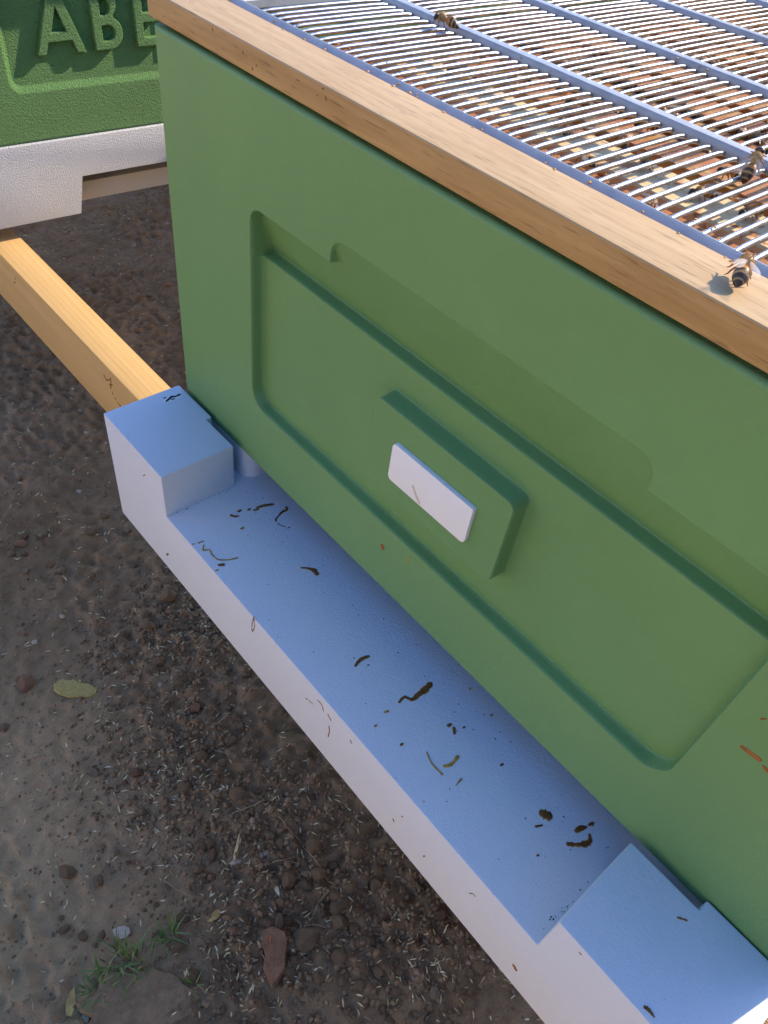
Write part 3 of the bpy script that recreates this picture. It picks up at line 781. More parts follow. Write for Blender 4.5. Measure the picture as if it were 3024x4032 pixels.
def quad(*ps):
    global off
    A.append(np.array(ps, float)); Fq.append(np.array([[off, off + 1, off + 2, off + 3]])); off += 4
r = 0.0022; W = 0.5; ti = 0.040
quad((0, r, 0), (0, r, HB), (0, W, HB), (0, W, 0))
quad((W, r, 0), (W, W, 0), (W, W, HB), (W, r, HB))
quad((0, W, 0), (0, W, HB), (W, W, HB), (W, W, 0))
for z, fl in ((HB, False), (0.0, True)):
    for a, b in (((0, r), (W, ti)), ((0, W - ti), (W, W)), ((0, ti), (ti, W - ti)), ((W - ti, ti), (W, W - ti))):
        q = [(a[0], a[1], z), (b[0], a[1], z), (b[0], b[1], z), (a[0], b[1], z)]
        quad(*(q[::-1] if fl else q))
quad((ti, ti, 0), (ti, ti, HB), (W - ti, ti, HB), (W - ti, ti, 0))
quad((ti, W - ti, 0), (W - ti, W - ti, 0), (W - ti, W - ti, HB), (ti, W - ti, HB))
quad((ti, ti, 0), (ti, W - ti, 0), (ti, W - ti, HB), (ti, ti, HB))
quad((W - ti, ti, 0), (W - ti, ti, HB), (W - ti, W - ti, HB), (W - ti, W - ti, 0))
me = bpy.data.meshes.new('box_body')
np_mesh(me, np.concatenate(A), np.concatenate(Fq))
brood = thing('brood_box', 'nearest green hive box with recessed front panel and white name plate', 'hive box', (0, 0, 0))
link('box_body', me, M['green'], brood, True)
me.polygons.foreach_set('use_smooth', [True] * len(f) + [False] * (len(me.polygons) - len(f)))
seal = bmesh.new()
for (a, b, c, d_) in ((0.010, W - 0.010, 0.010, 0.028), (0.010, W - 0.010, W - 0.028, W - 0.010), (0.010, 0.028, 0.028, W - 0.028), (W - 0.028, W - 0.010, 0.028, W - 0.028)):
    box_bm(a, b, c, d_, HB - 0.0002, 0.2463, seal)
link('rim_seal', bm_mesh('rim_seal', seal), M['felt'], brood)
# white plate
pl = []
r_ = 0.0028
PX0, PX1, PZ0, PZ1 = 0.2189, 0.2759, 0.0934, 0.1180
for cx, cz, a0 in ((PX1 - r_ * .3, PZ1 - r_ * .3, 0), (PX0 + r_, PZ1 - r_, 90), (PX0 + r_, PZ0 + r_, 180), (PX1 - r_, PZ0 + r_, 270)):
    rr = r_ * .3 if a0 == 0 else r_
    for k in range(5):
        a = RAD(a0 + 90 * k / 4)
        pl.append((cx + rr * math.cos(a), cz + rr * math.sin(a)))
link('name_plate', prism_mesh('name_plate', pl, -0.0050, -0.0018, 1, 0.0004, 2), M['plate'], brood)
droppings('plate', brood, lambda u, v, h: (u, -0.0050 - h * 0.3, v))
droppings('green', brood, lambda u, v, h: (u, -h, v))

# ---------------------------------------------------------------- queen excluder
exc = thing('queen_excluder', 'queen excluder with wooden rails and a grid of bright metal wires on the nearest hive', 'queen excluder', (0, 0, 0.2465))
E0, E1, HE = -0.0045, 0.5045, 0.0125
def rail_part(x0, x1, y0, y1, mat):
    me = box_mesh('rail', x0, x1, y0, y1, 0, HE, 0.0013, 3)
    me.materials.append(mat)
    if y0 < 0.01:          # outer face of the front rail: shade painted in as browner, grainier wood
        me.materials.append(M['beech_shaded'])
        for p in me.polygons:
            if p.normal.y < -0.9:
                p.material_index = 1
    link('rail', me, None, exc)
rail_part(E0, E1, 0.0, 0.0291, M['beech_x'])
rail_part(E0, E1, 0.4709, 0.5, M['beech_x'])
rail_part(E0, E0 + 0.029, 0.0294, 0.4706, M['beech_y'])
rail_part(E1 - 0.029, E1, 0.0294, 0.4706, M['beech_y'])
IX0, IX1 = E0 + 0.0292, E1 - 0.0292
for (x0, x1, y0, y1) in ((IX0, IX1, 0.0293, 0.0342), (IX0, IX1, 0.4658, 0.4707), (IX0, IX0 + 0.005, 0.0344, 0.4656), (IX1 - 0.005, IX1, 0.0344, 0.4656)):
    if x1 - x0 > 0.1:      # folded strip, its flange sloping down towards the front
        link('edge_strip', prism_mesh('edge_strip', [(y0, .0085), (y1, .0085), (y1, HE + .0012), (y1 - .0006, HE + .0012), (y0, HE - .0026)], x0, x1, 0, 0.0002, 1), M['zinc'], exc)
    else:
        link('edge_strip', box_mesh('edge_strip', x0, x1, y0, y1, 0.0085, HE + 0.0003, 0.0004, 1), M['zinc'], exc)
RIBS = [0.1203, 0.2125, 0.3098, 0.4030]
for y in RIBS:
    link('rib', prism_mesh('rib', [(y - .0002, .0086), (y + .0070, .0086), (y + .0070, HE + .0006), (y + .0066, HE + .0011), (y + .0009, HE + .0011), (y - .0002, HE - .0010)], IX0 + 0.0052, IX1 - 0.0052, 0, 0.0004, 2), M['zinc'], exc)
stops = [0.0338] + [v for y in RIBS for v in (y + 0.0006, y + 0.0069)] + [0.4662]
path = []
for a, b in zip(stops[0::2], stops[1::2]):
    for fr, dz in ((0, -0.0016), (0.03, -0.0009), (0.07, -0.0003), (0.14, 0), (0.5, 0.0001), (0.86, 0), (0.93, -0.0002), (0.97, -0.0007), (1, -0.0013)):
        path.append((0, a + (b - a) * fr, 0.0110 + dz))
V, F = tube_geo(path, 0.00103, 10)
wire_me = pyd('wire', V, F)
wire_me.materials.append(M['wire'])
wire_me.polygons.foreach_set('use_smooth', [True] * len(wire_me.polygons))
k = -16
while 0.14769 + k * 0.0066 < IX1 - 0.008:
    x = 0.14769 + k * 0.0066
    if x > IX0 + 0.008:
        o = bpy.data.objects.new('wire', wire_me)
        COL.objects.link(o)
        o.parent = exc
        o.location = (x + rng.uniform(-1, 1) * 0.00015, 0, rng.uniform(-1, 1) * 0.0002)
        o.rotation_euler = (rng.uniform(-1, 1) * 0.0006, 0, rng.uniform(-1, 1) * 0.0008)
    k += 1
M['wax'] = flat('wax_and_propolis', (0.52, 0.25, 0.05), 0.5, 0.4, 0.4)
wx_ = [(0.14769 + rng.randint(-16, 48) * 0.0066 + rng.uniform(-.0012, .0012), rng.choice(RIBS + [0.0345]) + rng.choice((-1, 1)) * abs(rng.gauss(0, .003)) + (.008 if rng.random() < .5 else 0)) for _ in range(150)]
wx_ += [(rng.uniform(0.04, 0.46), rng.choice((0.0285, 0.0290)) + rng.uniform(-.0015, .001)) for _ in range(26)]
specks('wax_bits', wx_, lambda u, v, h: (u, v, HE - 0.0001 + h), M['wax'], exc, 0.0003, 0.0010)
droppings('rail', exc, lambda u, v, h: (u, -h * 0.4, v - 0.2465), 'stain')

# ---------------------------------------------------------------- frames in the box
ZF = 0.2420
ords = ['nearest the front rail', 'second from the front rail', 'third from the front rail', 'fourth from the front rail', 'fifth from the front rail', 'sixth from the front rail',
        'seventh from the front rail', 'eighth from the front rail', 'ninth from the front rail', 'tenth from the front rail', 'last before the back rail']
bar_y = [0.0575] + [0.0895 + 0.0372 * i for i in range(10)]
for i, y in enumerate(bar_y):
    look, mat = (('propolis stained orange', M['bar_stained']) if i == 0 else ('pale cream wooden', M['bar_clean']) if i == 1 else ('worn wooden', M['bar_mixed']))
    fr = thing('framed_comb', f'{look} framed comb under the wire grid, {ords[i]}', 'comb', (0.25, y, 0.03), 0, 'framed combs under the wire grid')
    wd = 0.0285 if i else 0.0265
    link('top_bar', box_mesh('top_bar', -0.2085, 0.2085, 0, wd, 0.195, ZF - 0.03 - (0.0012 if i == 0 else 0), 0.001, 1), mat, fr)
    if i:
        link('comb', box_mesh('comb', -0.18, 0.18, 0.002, wd - 0.002, 0.0, 0.1945, 0), M['comb'], fr)

# ---------------------------------------------------------------- bees
def loft(sections, n=14):
    V, F = [], []
    for x, rw, rh, zc in sections:
        for k in range(n):
            a = 2 * math.pi * k / n
            V.append((x * 1e-3, rw * 1e-3 * math.cos(a), (zc + rh * math.sin(a)) * 1e-3))
    for i in range(len(sections) - 1):
        for k in range(n):
            F.append((i * n + k, (i + 1) * n + k, (i + 1) * n + (k + 1) % n, i * n + (k + 1) % n))
    F.append(tuple(range(n))); F.append(tuple(range((len(sections) - 1) * n, len(sections) * n))[::-1])
    return V, F
BODY = [(-7.6, .12, .12, 2.0), (-7.2, .55, .5, 2.1), (-6.5, 1.15, 1.05, 2.35), (-5.6, 1.68, 1.5, 2.6), (-4.5, 2.08, 1.85, 2.8), (-3.3, 2.22, 2.0, 2.95), (-2.1, 2.1, 1.9, 3.05), (-1.1, 1.6, 1.5, 3.1),
        (-.4, .85, .85, 3.1), (-.1, .6, .65, 3.1), (.3, 1.1, 1.2, 3.15), (1.0, 1.72, 1.75, 3.3), (2.0, 1.95, 1.95, 3.4), (3.0, 1.7, 1.7, 3.3), (3.7, 1.0, 1.0, 3.1), (4.0, .6, .65, 3.0),
        (4.25, 1.35, 1.2, 2.85), (4.8, 1.75, 1.45, 2.7), (5.4, 1.5, 1.4, 2.5), (5.9, .85, 1.0, 2.3), (6.15, .3, .4, 2.1)]
bee_body = pyd('bee_body', *loft(BODY)); bee_body.materials.append(M['bee'])
bee_body.polygons.foreach_set('use_smooth', [True] * len(bee_body.polygons))
hair = Acc()
for i in range(760):
    u = rng.random()
    if u < 0.72:
        x, cz, rr = rng.uniform(0.2, 3.8), 3.3, 1.8 * math.sqrt(max(.1, 1 - ((rng.random() * 0 + 0)) ))
        x0 = x; rr = max(0.5, 1.95 - 0.42 * (x - 2.0) ** 2)
    else:
        x0 = rng.choice((-1.3, -2.7, -4.0)) + rng.uniform(-.25, .25); cz = 3.0; rr = 2.05 if x0 > -3.4 else 1.95
    a = rng.uniform(-0.3, math.pi + 0.3)
    d = Vector((rng.uniform(-.5, .3), math.cos(a), math.sin(a))).normalized()
    p = Vector((x0, rr * 0.97 * math.cos(a), cz + rr * 0.95 * math.sin(a)))
    L = rng.uniform(0.35, 0.75) if u < 0.72 else rng.uniform(.15, .3)
    s = d.cross(Vector((1, 0.2, 0.1))).normalized() * 0.085
    hair.add([(p + s) * 1e-3, (p - s) * 1e-3, (p + d * L) * 1e-3], [(0, 1, 2)])
bee_hair = hair.mesh('bee_hair', False); bee_hair.materials.append(M['bee_hair'])
def leg_mesh(side, x, reach, fwd, foot):
    s = side
    V, F = tube_geo([Vector(p) * 1e-3 for p in ((x, .9 * s, 2.2), (x + fwd * .35, reach * .62 * s, 2.9), (x + fwd * .8, reach * s, 1.3), (x + fwd, (reach + .25) * s, .45), (x + fwd * 1.25, (reach + .9) * s, 0.05))],
                    [.00024, .00026, .00030, .00022, .0001], 6)
    me = pyd('leg', V, F); me.materials.append(M['bee_leg']); me.polygons.foreach_set('use_smooth', [True] * len(me.polygons))
    return me
LEGS = [leg_mesh(s, x, rch, fw, 0) for s in (1, -1) for x, rch, fw in ((3.0, 2.1, 1.7), (1.9, 2.7, -.3), (1.0, 2.5, -2.4))]
def ant_mesh(s):
    V, F = tube_geo([Vector(p) * 1e-3 for p in ((5.6, .45 * s, 3.0), (6.5, 1.0 * s, 3.7), (8.2, 1.7 * s, 3.1))], [.00013, .00012, .00010], 5)
    me = pyd('antenna', V, F); me.materials.append(M['bee_leg']); return me
ANTS = [ant_mesh(1), ant_mesh(-1)]
def wing_mesh(s, L, wd, ang, up):
    a = RAD(ang)
    out = []
    for k, (u, v) in enumerate(((0, 0), (.25, .22), (.55, .42), (.85, .42), (1, .1), (.92, -.25), (.6, -.38), (.25, -.22))):
        x = -u * L * math.cos(a) - v * wd * math.sin(a) * .9
        y = (u * L * math.sin(a) - v * wd * math.cos(a)) * s
        out.append(Vector((1.6 + x, .9 * s + y, 4.7 + up * u * L + 0.25 * v)) * 1e-3)
    out.append(sum(out, Vector()) / len(out) + Vector((0, 0, 0.00015)))
    F = [(i, (i + 1) % 8, 8) for i in range(8)]
    me = pyd('wing', out, F); me.materials.append(M['wing']); me.polygons.foreach_set('use_smooth', [True] * len(me.polygons))
    return me
WINGS = [wing_mesh(s, L, wd, ang, up) for s in (1, -1) for L, wd, ang, up in ((8.6, 3.0, 24, .10), (6.2, 2.4, 34, .02))]
def bee(label, loc, heading, pitch=0.0, roll=0.0, wing_lift=0.0, group='bees on top of the queen excluder'):
    b = thing('honey_bee', label, 'bee', loc, 0, group)
    b.scale = (1.1, 1.2, 1.2)
    b.rotation_euler = Euler((RAD(roll), -RAD(pitch), heading), 'XYZ')
    link('body', bee_body, None, b); link('fuzz', bee_hair, None, b)
    for l in LEGS: link('leg', l, None, b)
    for a in ANTS: link('antenna', a, None, b)
    for i, w in enumerate(WINGS):
        wo = link('wing', w, None, b)
        wo.rotation_euler = (wing_lift * (1 if i < 2 else -1), 0, 0)
    return b
ZE = 0.2465 + HE
bee('amber banded honey bee walking along the first metal rib near the top edge', (0.0995, 0.1130, ZE + 0.0008), math.atan2(-.35, -1), 6, 8, 0.5)
bee('dark honey bee climbing over the rib at the right edge, abdomen toward us', (0.2868, 0.1045, ZE + 0.0022), math.atan2(1, -.30), 48, 0, 0.1)
bee('honey bee standing on the front wooden rail beside the metal strip', (0.3318, 0.0165, ZE + 0.0016), math.atan2(1, -.42), 12, 10, 0.15)
# bees below the wires, joined copies
def joined_bee(name):
    bm = bmesh.new()
    mats = []
    parts = [bee_body, bee_hair] + LEGS + WINGS
    me = bpy.data.meshes.new(name)
    for p in parts:
        mt = p.materials[0]
        if mt not in mats:
            mats.append(mt); me.materials.append(mt)
        tmp = len(bm.faces)
        bm.from_mesh(p)
        bm.faces.ensure_lookup_table()
        for f_ in bm.faces[tmp:]:
            f_.material_index = mats.index(mt); f_.smooth = True
    bm.to_mesh(me); bm.free()
    return me
bj = joined_bee('honey_bee')
def low_bee(label, loc, rz, pitch=0, group=None):
    o = bpy.data.objects.new('honey_bee', bj)
    COL.objects.link(o)
    o.location = loc; o.rotation_euler = Euler((rng.uniform(-.35, .35), -RAD(pitch), rz), 'XYZ')
    return tag(o, label, 'bee', group)
low_bee('honey bee alone below the wires, just behind the front metal strip', (0.2635, 0.0760, ZF - 0.0010), RAD(100), 0)
low_bee('honey bee on the pale frame bar below the wires left of the other low bee', (0.2250, 0.0840, ZF + 0.0002), RAD(160), 0)
for i in range(120):
    row = rng.choice((1, 1, 2, 2, 2, 3, 3, 3, 4, 4, 5, 6, 7))
    gap = rng.random() < 0.6
    y = bar_y[row] + (0.0285 + 0.0043 + rng.uniform(-.003, .003) if gap else rng.uniform(0.006, 0.0225))
    z = ZF + (rng.uniform(-0.006, -0.001) if gap else 0.0003)
    x = rng.uniform(0.05, 0.45)
    low_bee('honey bee crowded among others on the frames below the wire grid', (x, y, z), rng.uniform(0, 6.28), rng.uniform(-25, 25) if gap else 0, 'bees among the frames below the wires')

# ---------------------------------------------------------------- the lettered hive on the left
A0 = Vector((-0.4795, 0.0372, -0.093)); DV = Vector((0.0486, 0.9988, 0.0))
base = A0 - DV * 0.04
RZ = -RAD(2.784)
def hive_floor_b(loc, rz, label):
    fl = thing('hive_floor', label, 'hive floor', loc, rz)
    ht = 0.0875
    # the side that faces the near hive has a cut-out along its lower edge
    prof = [(0, 0), (0.1370, 0), (0.1460, 0.0435), (0.354, 0.0435), (0.363, 0), (0.5, 0), (0.5, ht), (0, ht)]
    link('side_wall', prism_mesh('side_wall', prof, -0.0300, 0.0, 0, 0.0012, 2), M['white_rough'], fl)
    link('inner_wall', box_mesh('inner_wall', -0.0620, -0.0310, 0.10, 0.40, 0.0, 0.0230, 0.001), M['cream'], fl)  # cream: warm bounced light painted into the wall's colour
    link('back_wall', box_mesh('back_wall', -0.1000, -0.0640, 0.02, 0.48, 0.0, 0.0515, 0.001), M['white_rough'], fl)
    link('floor_tray', box_mesh('floor_tray', -0.47, -0.0302, 0.0, 0.5, 0.052, ht, 0.001), M['white_rough'], fl)
    link('side_wall', prism_mesh('side_wall', prof, -0.5, -0.4702, 0, 0.0012, 2), M['white_rough'], fl)
    for fx, fy in ((-0.024, 0.0285), (-0.46, 0.0285), (-0.024, 0.41), (-0.46, 0.41)):
        V, F = tube_geo([(fx, fy, -0.0165), (fx, fy, 0.001)], 0.012, 20)
        link('foot', pyd('foot', V, F), M['white_rough'], fl)
    return fl
fl2 = hive_floor_b(tuple(base), RZ, 'white stippled hive floor under the lettered hive box on the left')
HB2 = 0.240
FX = -0.004
def depth2(y, z):
    d = sd_rrect(y, z, 0.0870, 0.413, 0.0505, 0.178, 0.0135)
    h = 0.0060 * np.clip(-d / 0.0056, 0, 1)
    r = 0.003
    for e in (y, 0.5 - y, z, HB2 - z):
        k = np.clip(r - e, 0, r)
        h = np.maximum(h, r - np.sqrt(np.maximum(r * r - k * k, 0)))
    return h
uy = lines(0, 0.5, 0.007, 0.0007, [(0, .003), (.086, .104), (.396, .414), (.497, .5)])
uz = lines(0, HB2, 0.007, 0.0007, [(0, .003), (.0495, .068), (.162, .179), (HB2 - .003, HB2)])
pts2, f2 = grid_sheet(uy, uz, lambda Y, Z: np.stack([FX - depth2(Y, Z), Y, Z], -1))
A = [pts2]; Fq = [f2]; off = len(pts2)
xb = -0.5; r = 0.003
quad((FX - r, 0, 0), (FX - r, 0, HB2), (xb, 0, HB2), (xb, 0, 0))
quad((FX - r, 0.5, 0), (xb, 0.5, 0), (xb, 0.5, HB2), (FX - r, 0.5, HB2))
quad((xb, 0, 0), (xb, 0, HB2), (xb, 0.5, HB2), (xb, 0.5, 0))
quad((FX - r, 0, HB2), (FX - r, 0.5, HB2), (xb, 0.5, HB2), (xb, 0, HB2))
quad((FX - r, 0, 0), (xb, 0, 0), (xb, 0.5, 0), (FX - r, 0.5, 0))
body2 = bpy.data.meshes.new('box_body')
np_mesh(body2, np.concatenate(A), np.concatenate(Fq))
body2.polygons.foreach_set('use_smooth', [True] * len(f2) + [False] * (len(body2.polygons) - len(f2)))
body2.materials.append(M['green_rough'])

# raised letters, drawn as outlines (y, z) in metres
CH = 0.0565
def arc(cx, cz, rx, rz_, a0, a1, n=14):
    return [(cx + rx * math.cos(RAD(a0 + (a1 - a0) * i / n)), cz + rz_ * math.sin(RAD(a0 + (a1 - a0) * i / n))) for i in range(n + 1)]
SW = 0.0098
def letter_A():
    w, h = 0.0540, CH
    o = [(0, 0), (SW * 1.05, 0), (0.0145, 0.0120), (w - 0.0145, 0.0120), (w - SW * 1.05, 0), (w, 0), (w / 2 + .0058, h), (w / 2 - .0058, h)]
    i = [(0.0188, 0.0205), (w - 0.0188, 0.0205), (w / 2, h - 0.0125)]
    return [o, i]
def letter_B():
    o = [(0, 0), (0.0165, 0)] + arc(0.0165, 0.0158, 0.0165, 0.0158, -90, 62) + arc(0.0150, 0.0432, 0.0135, 0.0133, -52, 90) + [(0, CH)]
    i1 = [(SW, 0.0085), (0.0165, 0.0085)] + arc(0.0165, 0.0160, 0.0073, 0.0075, -88, 88) + [(0.0165, 0.0236), (SW, 0.0236)]
    i2 = [(SW, 0.0326), (0.0150, 0.0326)] + arc(0.0150, 0.0406, 0.0055, 0.0077, -88, 88) + [(0.0150, 0.0484), (SW, 0.0484)]
    return [o, i1, i2]
def letter_E():
    return [[(0, 0), (0.0285, 0), (0.0285, 0.0088), (SW, 0.0088), (SW, 0.0240), (0.026, 0.0240), (0.026, 0.0328), (SW, 0.0328), (SW, CH - .0088), (0.0285, CH - .0088), (0.0285, CH), (0, CH)]]
def letter_L():
    return [[(0, 0), (0.0275, 0), (0.0275, 0.0088), (SW, 0.0088), (SW, CH), (0, CH)]]
def letter_O():
    return [arc(0.028, CH / 2, 0.028, CH / 2 + .0008, 0, 352, 44), arc(0.028, CH / 2, 0.0185, CH / 2 - .0092, 0, 350, 34)]
def letter_obj(outl, y0, z0, parent):
    cu = bpy.data.curves.new('letter', 'CURVE')
    cu.dimensions = '2D'; cu.fill_mode = 'BOTH'
    cu.extrude = 0.0018; cu.bevel_depth = 0.0015; cu.bevel_resolution = 3; cu.offset = -0.0013
    for o_ in outl:
        s = cu.splines.new('POLY')
        s.points.add(len(o_) - 1)
        for p, (u, v) in zip(s.points, o_):
            p.co = (u, v, 0, 1)
        s.use_cyclic_u = True
    tmp = bpy.data.objects.new('tmp', cu)
    COL.objects.link(tmp)
    bpy.context.view_layer.update()
    me = bpy.data.meshes.new_from_object(tmp.evaluated_get(bpy.context.evaluated_depsgraph_get()))
    bpy.data.objects.remove(tmp)
    co = np.empty(len(me.vertices) * 3, np.float32); me.vertices.foreach_get('co', co); co = co.reshape(-1, 3)
    # outline x -> local y, outline y -> local z, thickness -> local x, front flush with the box face
    nw = np.stack([FX - 0.0034 + co[:, 2], y0 + co[:, 0], z0 + co[:, 1]], -1)
    me.vertices.foreach_set('co', nw.astype(np.float32).ravel())
    me.name = 'letter'
    me.materials.clear()
    me.materials.append(M['green_rough'])
    return link('letter', me, None, parent)
def lettered_box(loc, rz, label):
    bx = thing('brood_box', label, 'hive box', loc, rz)
    link('box_body', body2, None, bx)
    return bx
bx2 = lettered_box((base.x, base.y, -0.0054), RZ, 'green stippled hive box with raised letters on its side, at the upper left')
for fn, d in ((letter_A, 0.0815), (letter_B, 0.1455), (letter_E, 0.1935), (letter_L, 0.2405), (letter_O, 0.2830)):
    letter_obj(fn(), d + 0.04, 0.0840, bx2)
def roof_mesh():
    return box_mesh('roof_shell', -0.529, 0.026, -0.029, 0.529, 0.0, 0.085, 0.006, 3)
roof_me = roof_mesh()
rf = thing('hive_roof', 'green lid covering the lettered hive box on the left', 'hive roof', (base.x, base.y, -0.0054 + HB2 - 0.006), RZ)
link('roof_shell', roof_me, M['green_rough'], rf)

# ---------------------------------------------------------------- unseen second row of hives, added behind to shade the soil
stand2 = thing('hive_stand', 'stand of pine rails in the unseen row added behind the near hives for shade', 'stand', (0, 1.06, ZG))
for y0 in (0.05, 0.41):
    o = link('rail', box_mesh('rail', -1.60, 0.82, y0, y0 + 0.035, ZR - 0.075, ZR, 0.0016), M['pine'], stand2)
    o.location = (0, 0, -ZG)
legs(stand2, (-1.5, 0.7), ((0.0856, 0.129), (0.366, 0.4094)))
for (bx_, n_boxes, who) in ((0.735, 2, 'right'), (0.20, 2, 'middle right'), (-0.42, 1, 'middle left'), (-0.98, 1, 'left')):
    f3 = copy_tree(fl2); f3.location = (bx_, 1.07, -0.093); f3.rotation_euler = (0, 0, 0)
    f3['label'] = f'white hive floor at the {who} in the added shading row behind'
    z = -0.0054
    for q in range(n_boxes):
        b3 = lettered_box((bx_, 1.07, z), 0, f'green hive box at the {who} in the added shading row behind, {"lower" if q == 0 else "upper"} of its stack')
        z += HB2
    r3 = thing('hive_roof', f'green lid on the {who} hive in the added shading row behind', 'hive roof', (bx_, 1.07, z - 0.006), 0)
    link('roof_shell', roof_me, None, r3)

# ---------------------------------------------------------------- unseen pale building behind the camera, added to bounce warm light
t = NT('bounce_bldg_render', 0.9, 0.2)
t.color(t.ramp(t.noise(1.4, 5, 0.6), [(0.3, (0.58, 0.49, 0.38)), (0.7, (0.66, 0.57, 0.46))]))
t.bump(t.noise(60, 4), 0.4, 0.01)
M['render'] = t.m
M['bounce_roof_tile'] = flat('bounce_bldg_clay_roof', (0.30, 0.13, 0.08), 0.8, 0.2, 0.25, 3)
M['door'] = flat('bounce_bldg_door', (0.12, 0.16, 0.14), 0.5, 0.4, 0.1, 5)
t = NT('bounce_bldg_glass', 0.08, 0.5); t.color((0.05, 0.06, 0.07)); M['glass'] = t.m
bounce_bldg = thing('bounce_building', 'unseen pale rendered building added behind the viewer to bounce warm light', 'building', (0, -8.5, ZG))
link('wall', box_mesh('wall', -10, 6, -6.0, 0, -0.2, 4.2, 0.02), M['render'], bounce_bldg)
link('roof', prism_mesh('roof', [(-6.3, 4.2), (0.3, 4.2), (-3.0, 5.9)], -10.3, 6.3, 0, 0.02), M['bounce_roof_tile'], bounce_bldg)
for wx in (-7.5, -4.5, 1.5, 4.5):
    wf = link('window', box_mesh('window', wx - .55, wx + .55, -0.06, 0.03, 1.3, 2.5, 0.01), M['plate'], bounce_bldg)
    for sx_ in (-1, 1):
        link('bounce_bldg_pane', box_mesh('bounce_bldg_pane', wx + sx_ * .26 - .22, wx + sx_ * .26 + .22, 0.0305, 0.036, 1.38, 2.42, 0), M['glass'], wf)
link('door', box_mesh('door', -2.0, -0.9, -0.05, 0.04, -0.1, 2.1, 0.01), M['door'], bounce_bldg)

# ---------------------------------------------------------------- hedge on the right: unseen, added to cut light from that side
hd = thing('shade_hedge', 'unseen evergreen hedge added to cut light from the right', 'shade_hedge', (2.6, 1.2, ZG))
NL = 16000
hp = np.stack([nrg.uniform(0, 1.1, NL), nrg.uniform(-4.2, 4.2, NL), nrg.uniform(0.05, 1.6, NL)], -1)
side_ = nrg.random(NL)
hp[:, 0] = np.where(side_ < 0.55, 0.16 * nrg.random(NL), hp[:, 0]); hp[:, 2] = np.where(side_ > 0.8, 1.48 + 0.2 * nrg.random(NL), hp[:, 2])
hp[:, 0] += 0.22 * (vnoise(hp[:, 1] * 1.6, hp[:, 2] * 1.6, 21) - 0.5)
a1 = nrg.standard_normal((NL, 3)); a1 /= np.linalg.norm(a1, axis=1)[:, None]
b1 = np.cross(a1, nrg.standard_normal((NL, 3))); b1 /= np.linalg.norm(b1, axis=1)[:, None]
ls = nrg.uniform(0.05, 0.10, NL)[:, None]
V = np.stack([hp - a1 * ls, hp + b1 * ls * .5, hp + a1 * ls, hp - b1 * ls * .5], 1).reshape(-1, 3)
me = bpy.data.meshes.new('foliage')
np_mesh(me, V, np.arange(NL * 4).reshape(-1, 4))
M['shade_hedge'] = flat('shade_hedge_leaf', (0.045, 0.085, 0.025), 0.5, 0.4, 0.4, 9)
M['twigs'] = flat('shade_hedge_core', (0.03, 0.035, 0.018), 0.9, 0.1, 0.3, 9)
fo = link('foliage', me, M['shade_hedge'], hd); fo['kind'] = 'stuff'
link('core', box_mesh('core', 0.22, 0.95, -4.1, 4.1, -0.1, 1.4, 0.05), M['twigs'], hd)  # solid dark box that stops light between the leaves

# ---------------------------------------------------------------- small things on the soil
def ground_at(x, y, dz=0.0):
    return (x, y, float(gz(x, y)) + dz)
def shard(name, x, y, outline, thick, mat, label, cat, rz=0.0, curl=0.0):
    bm = bmesh.new()
    n = len(outline)
    A_ = [bm.verts.new((u, v, curl * (u * u + v * v))) for u, v in outline]
    c0 = bm.verts.new((0, 0, 0.0)); 
    B_ = [bm.verts.new((u * .92, v * .92, thick + curl * (u * u + v * v) + rng.uniform(-.1, .1) * thick)) for u, v in outline]
    c1 = bm.verts.new((0, 0, thick * 1.15))
    for i in range(n):
        j = (i + 1) % n
        bm.faces.new((A_[j], A_[i], c0)); bm.faces.new((B_[i], B_[j], c1)); bm.faces.new((A_[i], A_[j], B_[j], B_[i]))
    o = link(name, bm_mesh(name, bm, 40), mat)
    o.location = ground_at(x, y, 0.001); o.rotation_euler = (rng.uniform(-.08, .08), rng.uniform(-.08, .08), rz)
    return tag(o, label, cat)
def blob_outline(a, b, n=18, jit=0.12):
    return [(a * math.cos(2 * math.pi * i / n) * (1 + rng.uniform(-jit, jit)), b * math.sin(2 * math.pi * i / n) * (1 + rng.uniform(-jit, jit))) for i in range(n)]
AZ = RAD(41)   # image-horizontal direction on the ground
(x, y), = D['bark']; shard('bark_piece', x, y, [(u * 1.78, v * 1.45) for u, v in [(-.0145, .001), (-.0118, .0062), (-.006, .0068), (-.0045, .0082), (.003, .0066), (.0075, .0074), (.0138, .0046), (.0146, .0008), (.0112, -.0046), (.004, -.0055), (-.002, -.0078), (-.0088, -.0066), (-.0128, -.0042)]], 0.003, M['bark'], 'flat olive yellow piece of bark on the soil beside a pinkish stone', 'bark', AZ)
(x, y), = D['slab']; shard('soil_slab', x, y, blob_outline(0.050, 0.027, 26, 0.17), 0.006, ST['soil'], 'wide flat crust of soil below the larger grass tuft', 'soil crust', AZ + 0.2)
(x, y), = D['brick']
bk = shard('brick_piece', x, y, [(-.0118, .0225), (-.004, .0255), (.0085, .0205), (.0122, .0105), (.0105, -.002), (.0112, -.0125), (.0055, -.0215), (.0005, -.0268), (-.0045, -.0205), (-.0095, -.0105), (-.0088, .0015), (-.0132, .0115)], 0.010, M['brick'], 'reddish brown broken brick half buried in soil with an orange chip', 'brick', AZ + 0.15)
ch = link('orange_chip', pyd('orange_chip', [(-.009, .010, .0085), (-.0045, .009, .0118), (-.004, .0145, .0116), (-.0088, .015, .0085)], [(0, 1, 2, 3)]), M['orange'], bk)
(x, y), = D['leaf']; shard('dry_leaf', x, y, blob_outline(0.0042, 0.0125, 12, .25), 0.0006, M['leaf'], 'dry yellow leaf scrap left of the soil crust near the bottom edge', 'leaf', AZ + 0.3, 9)
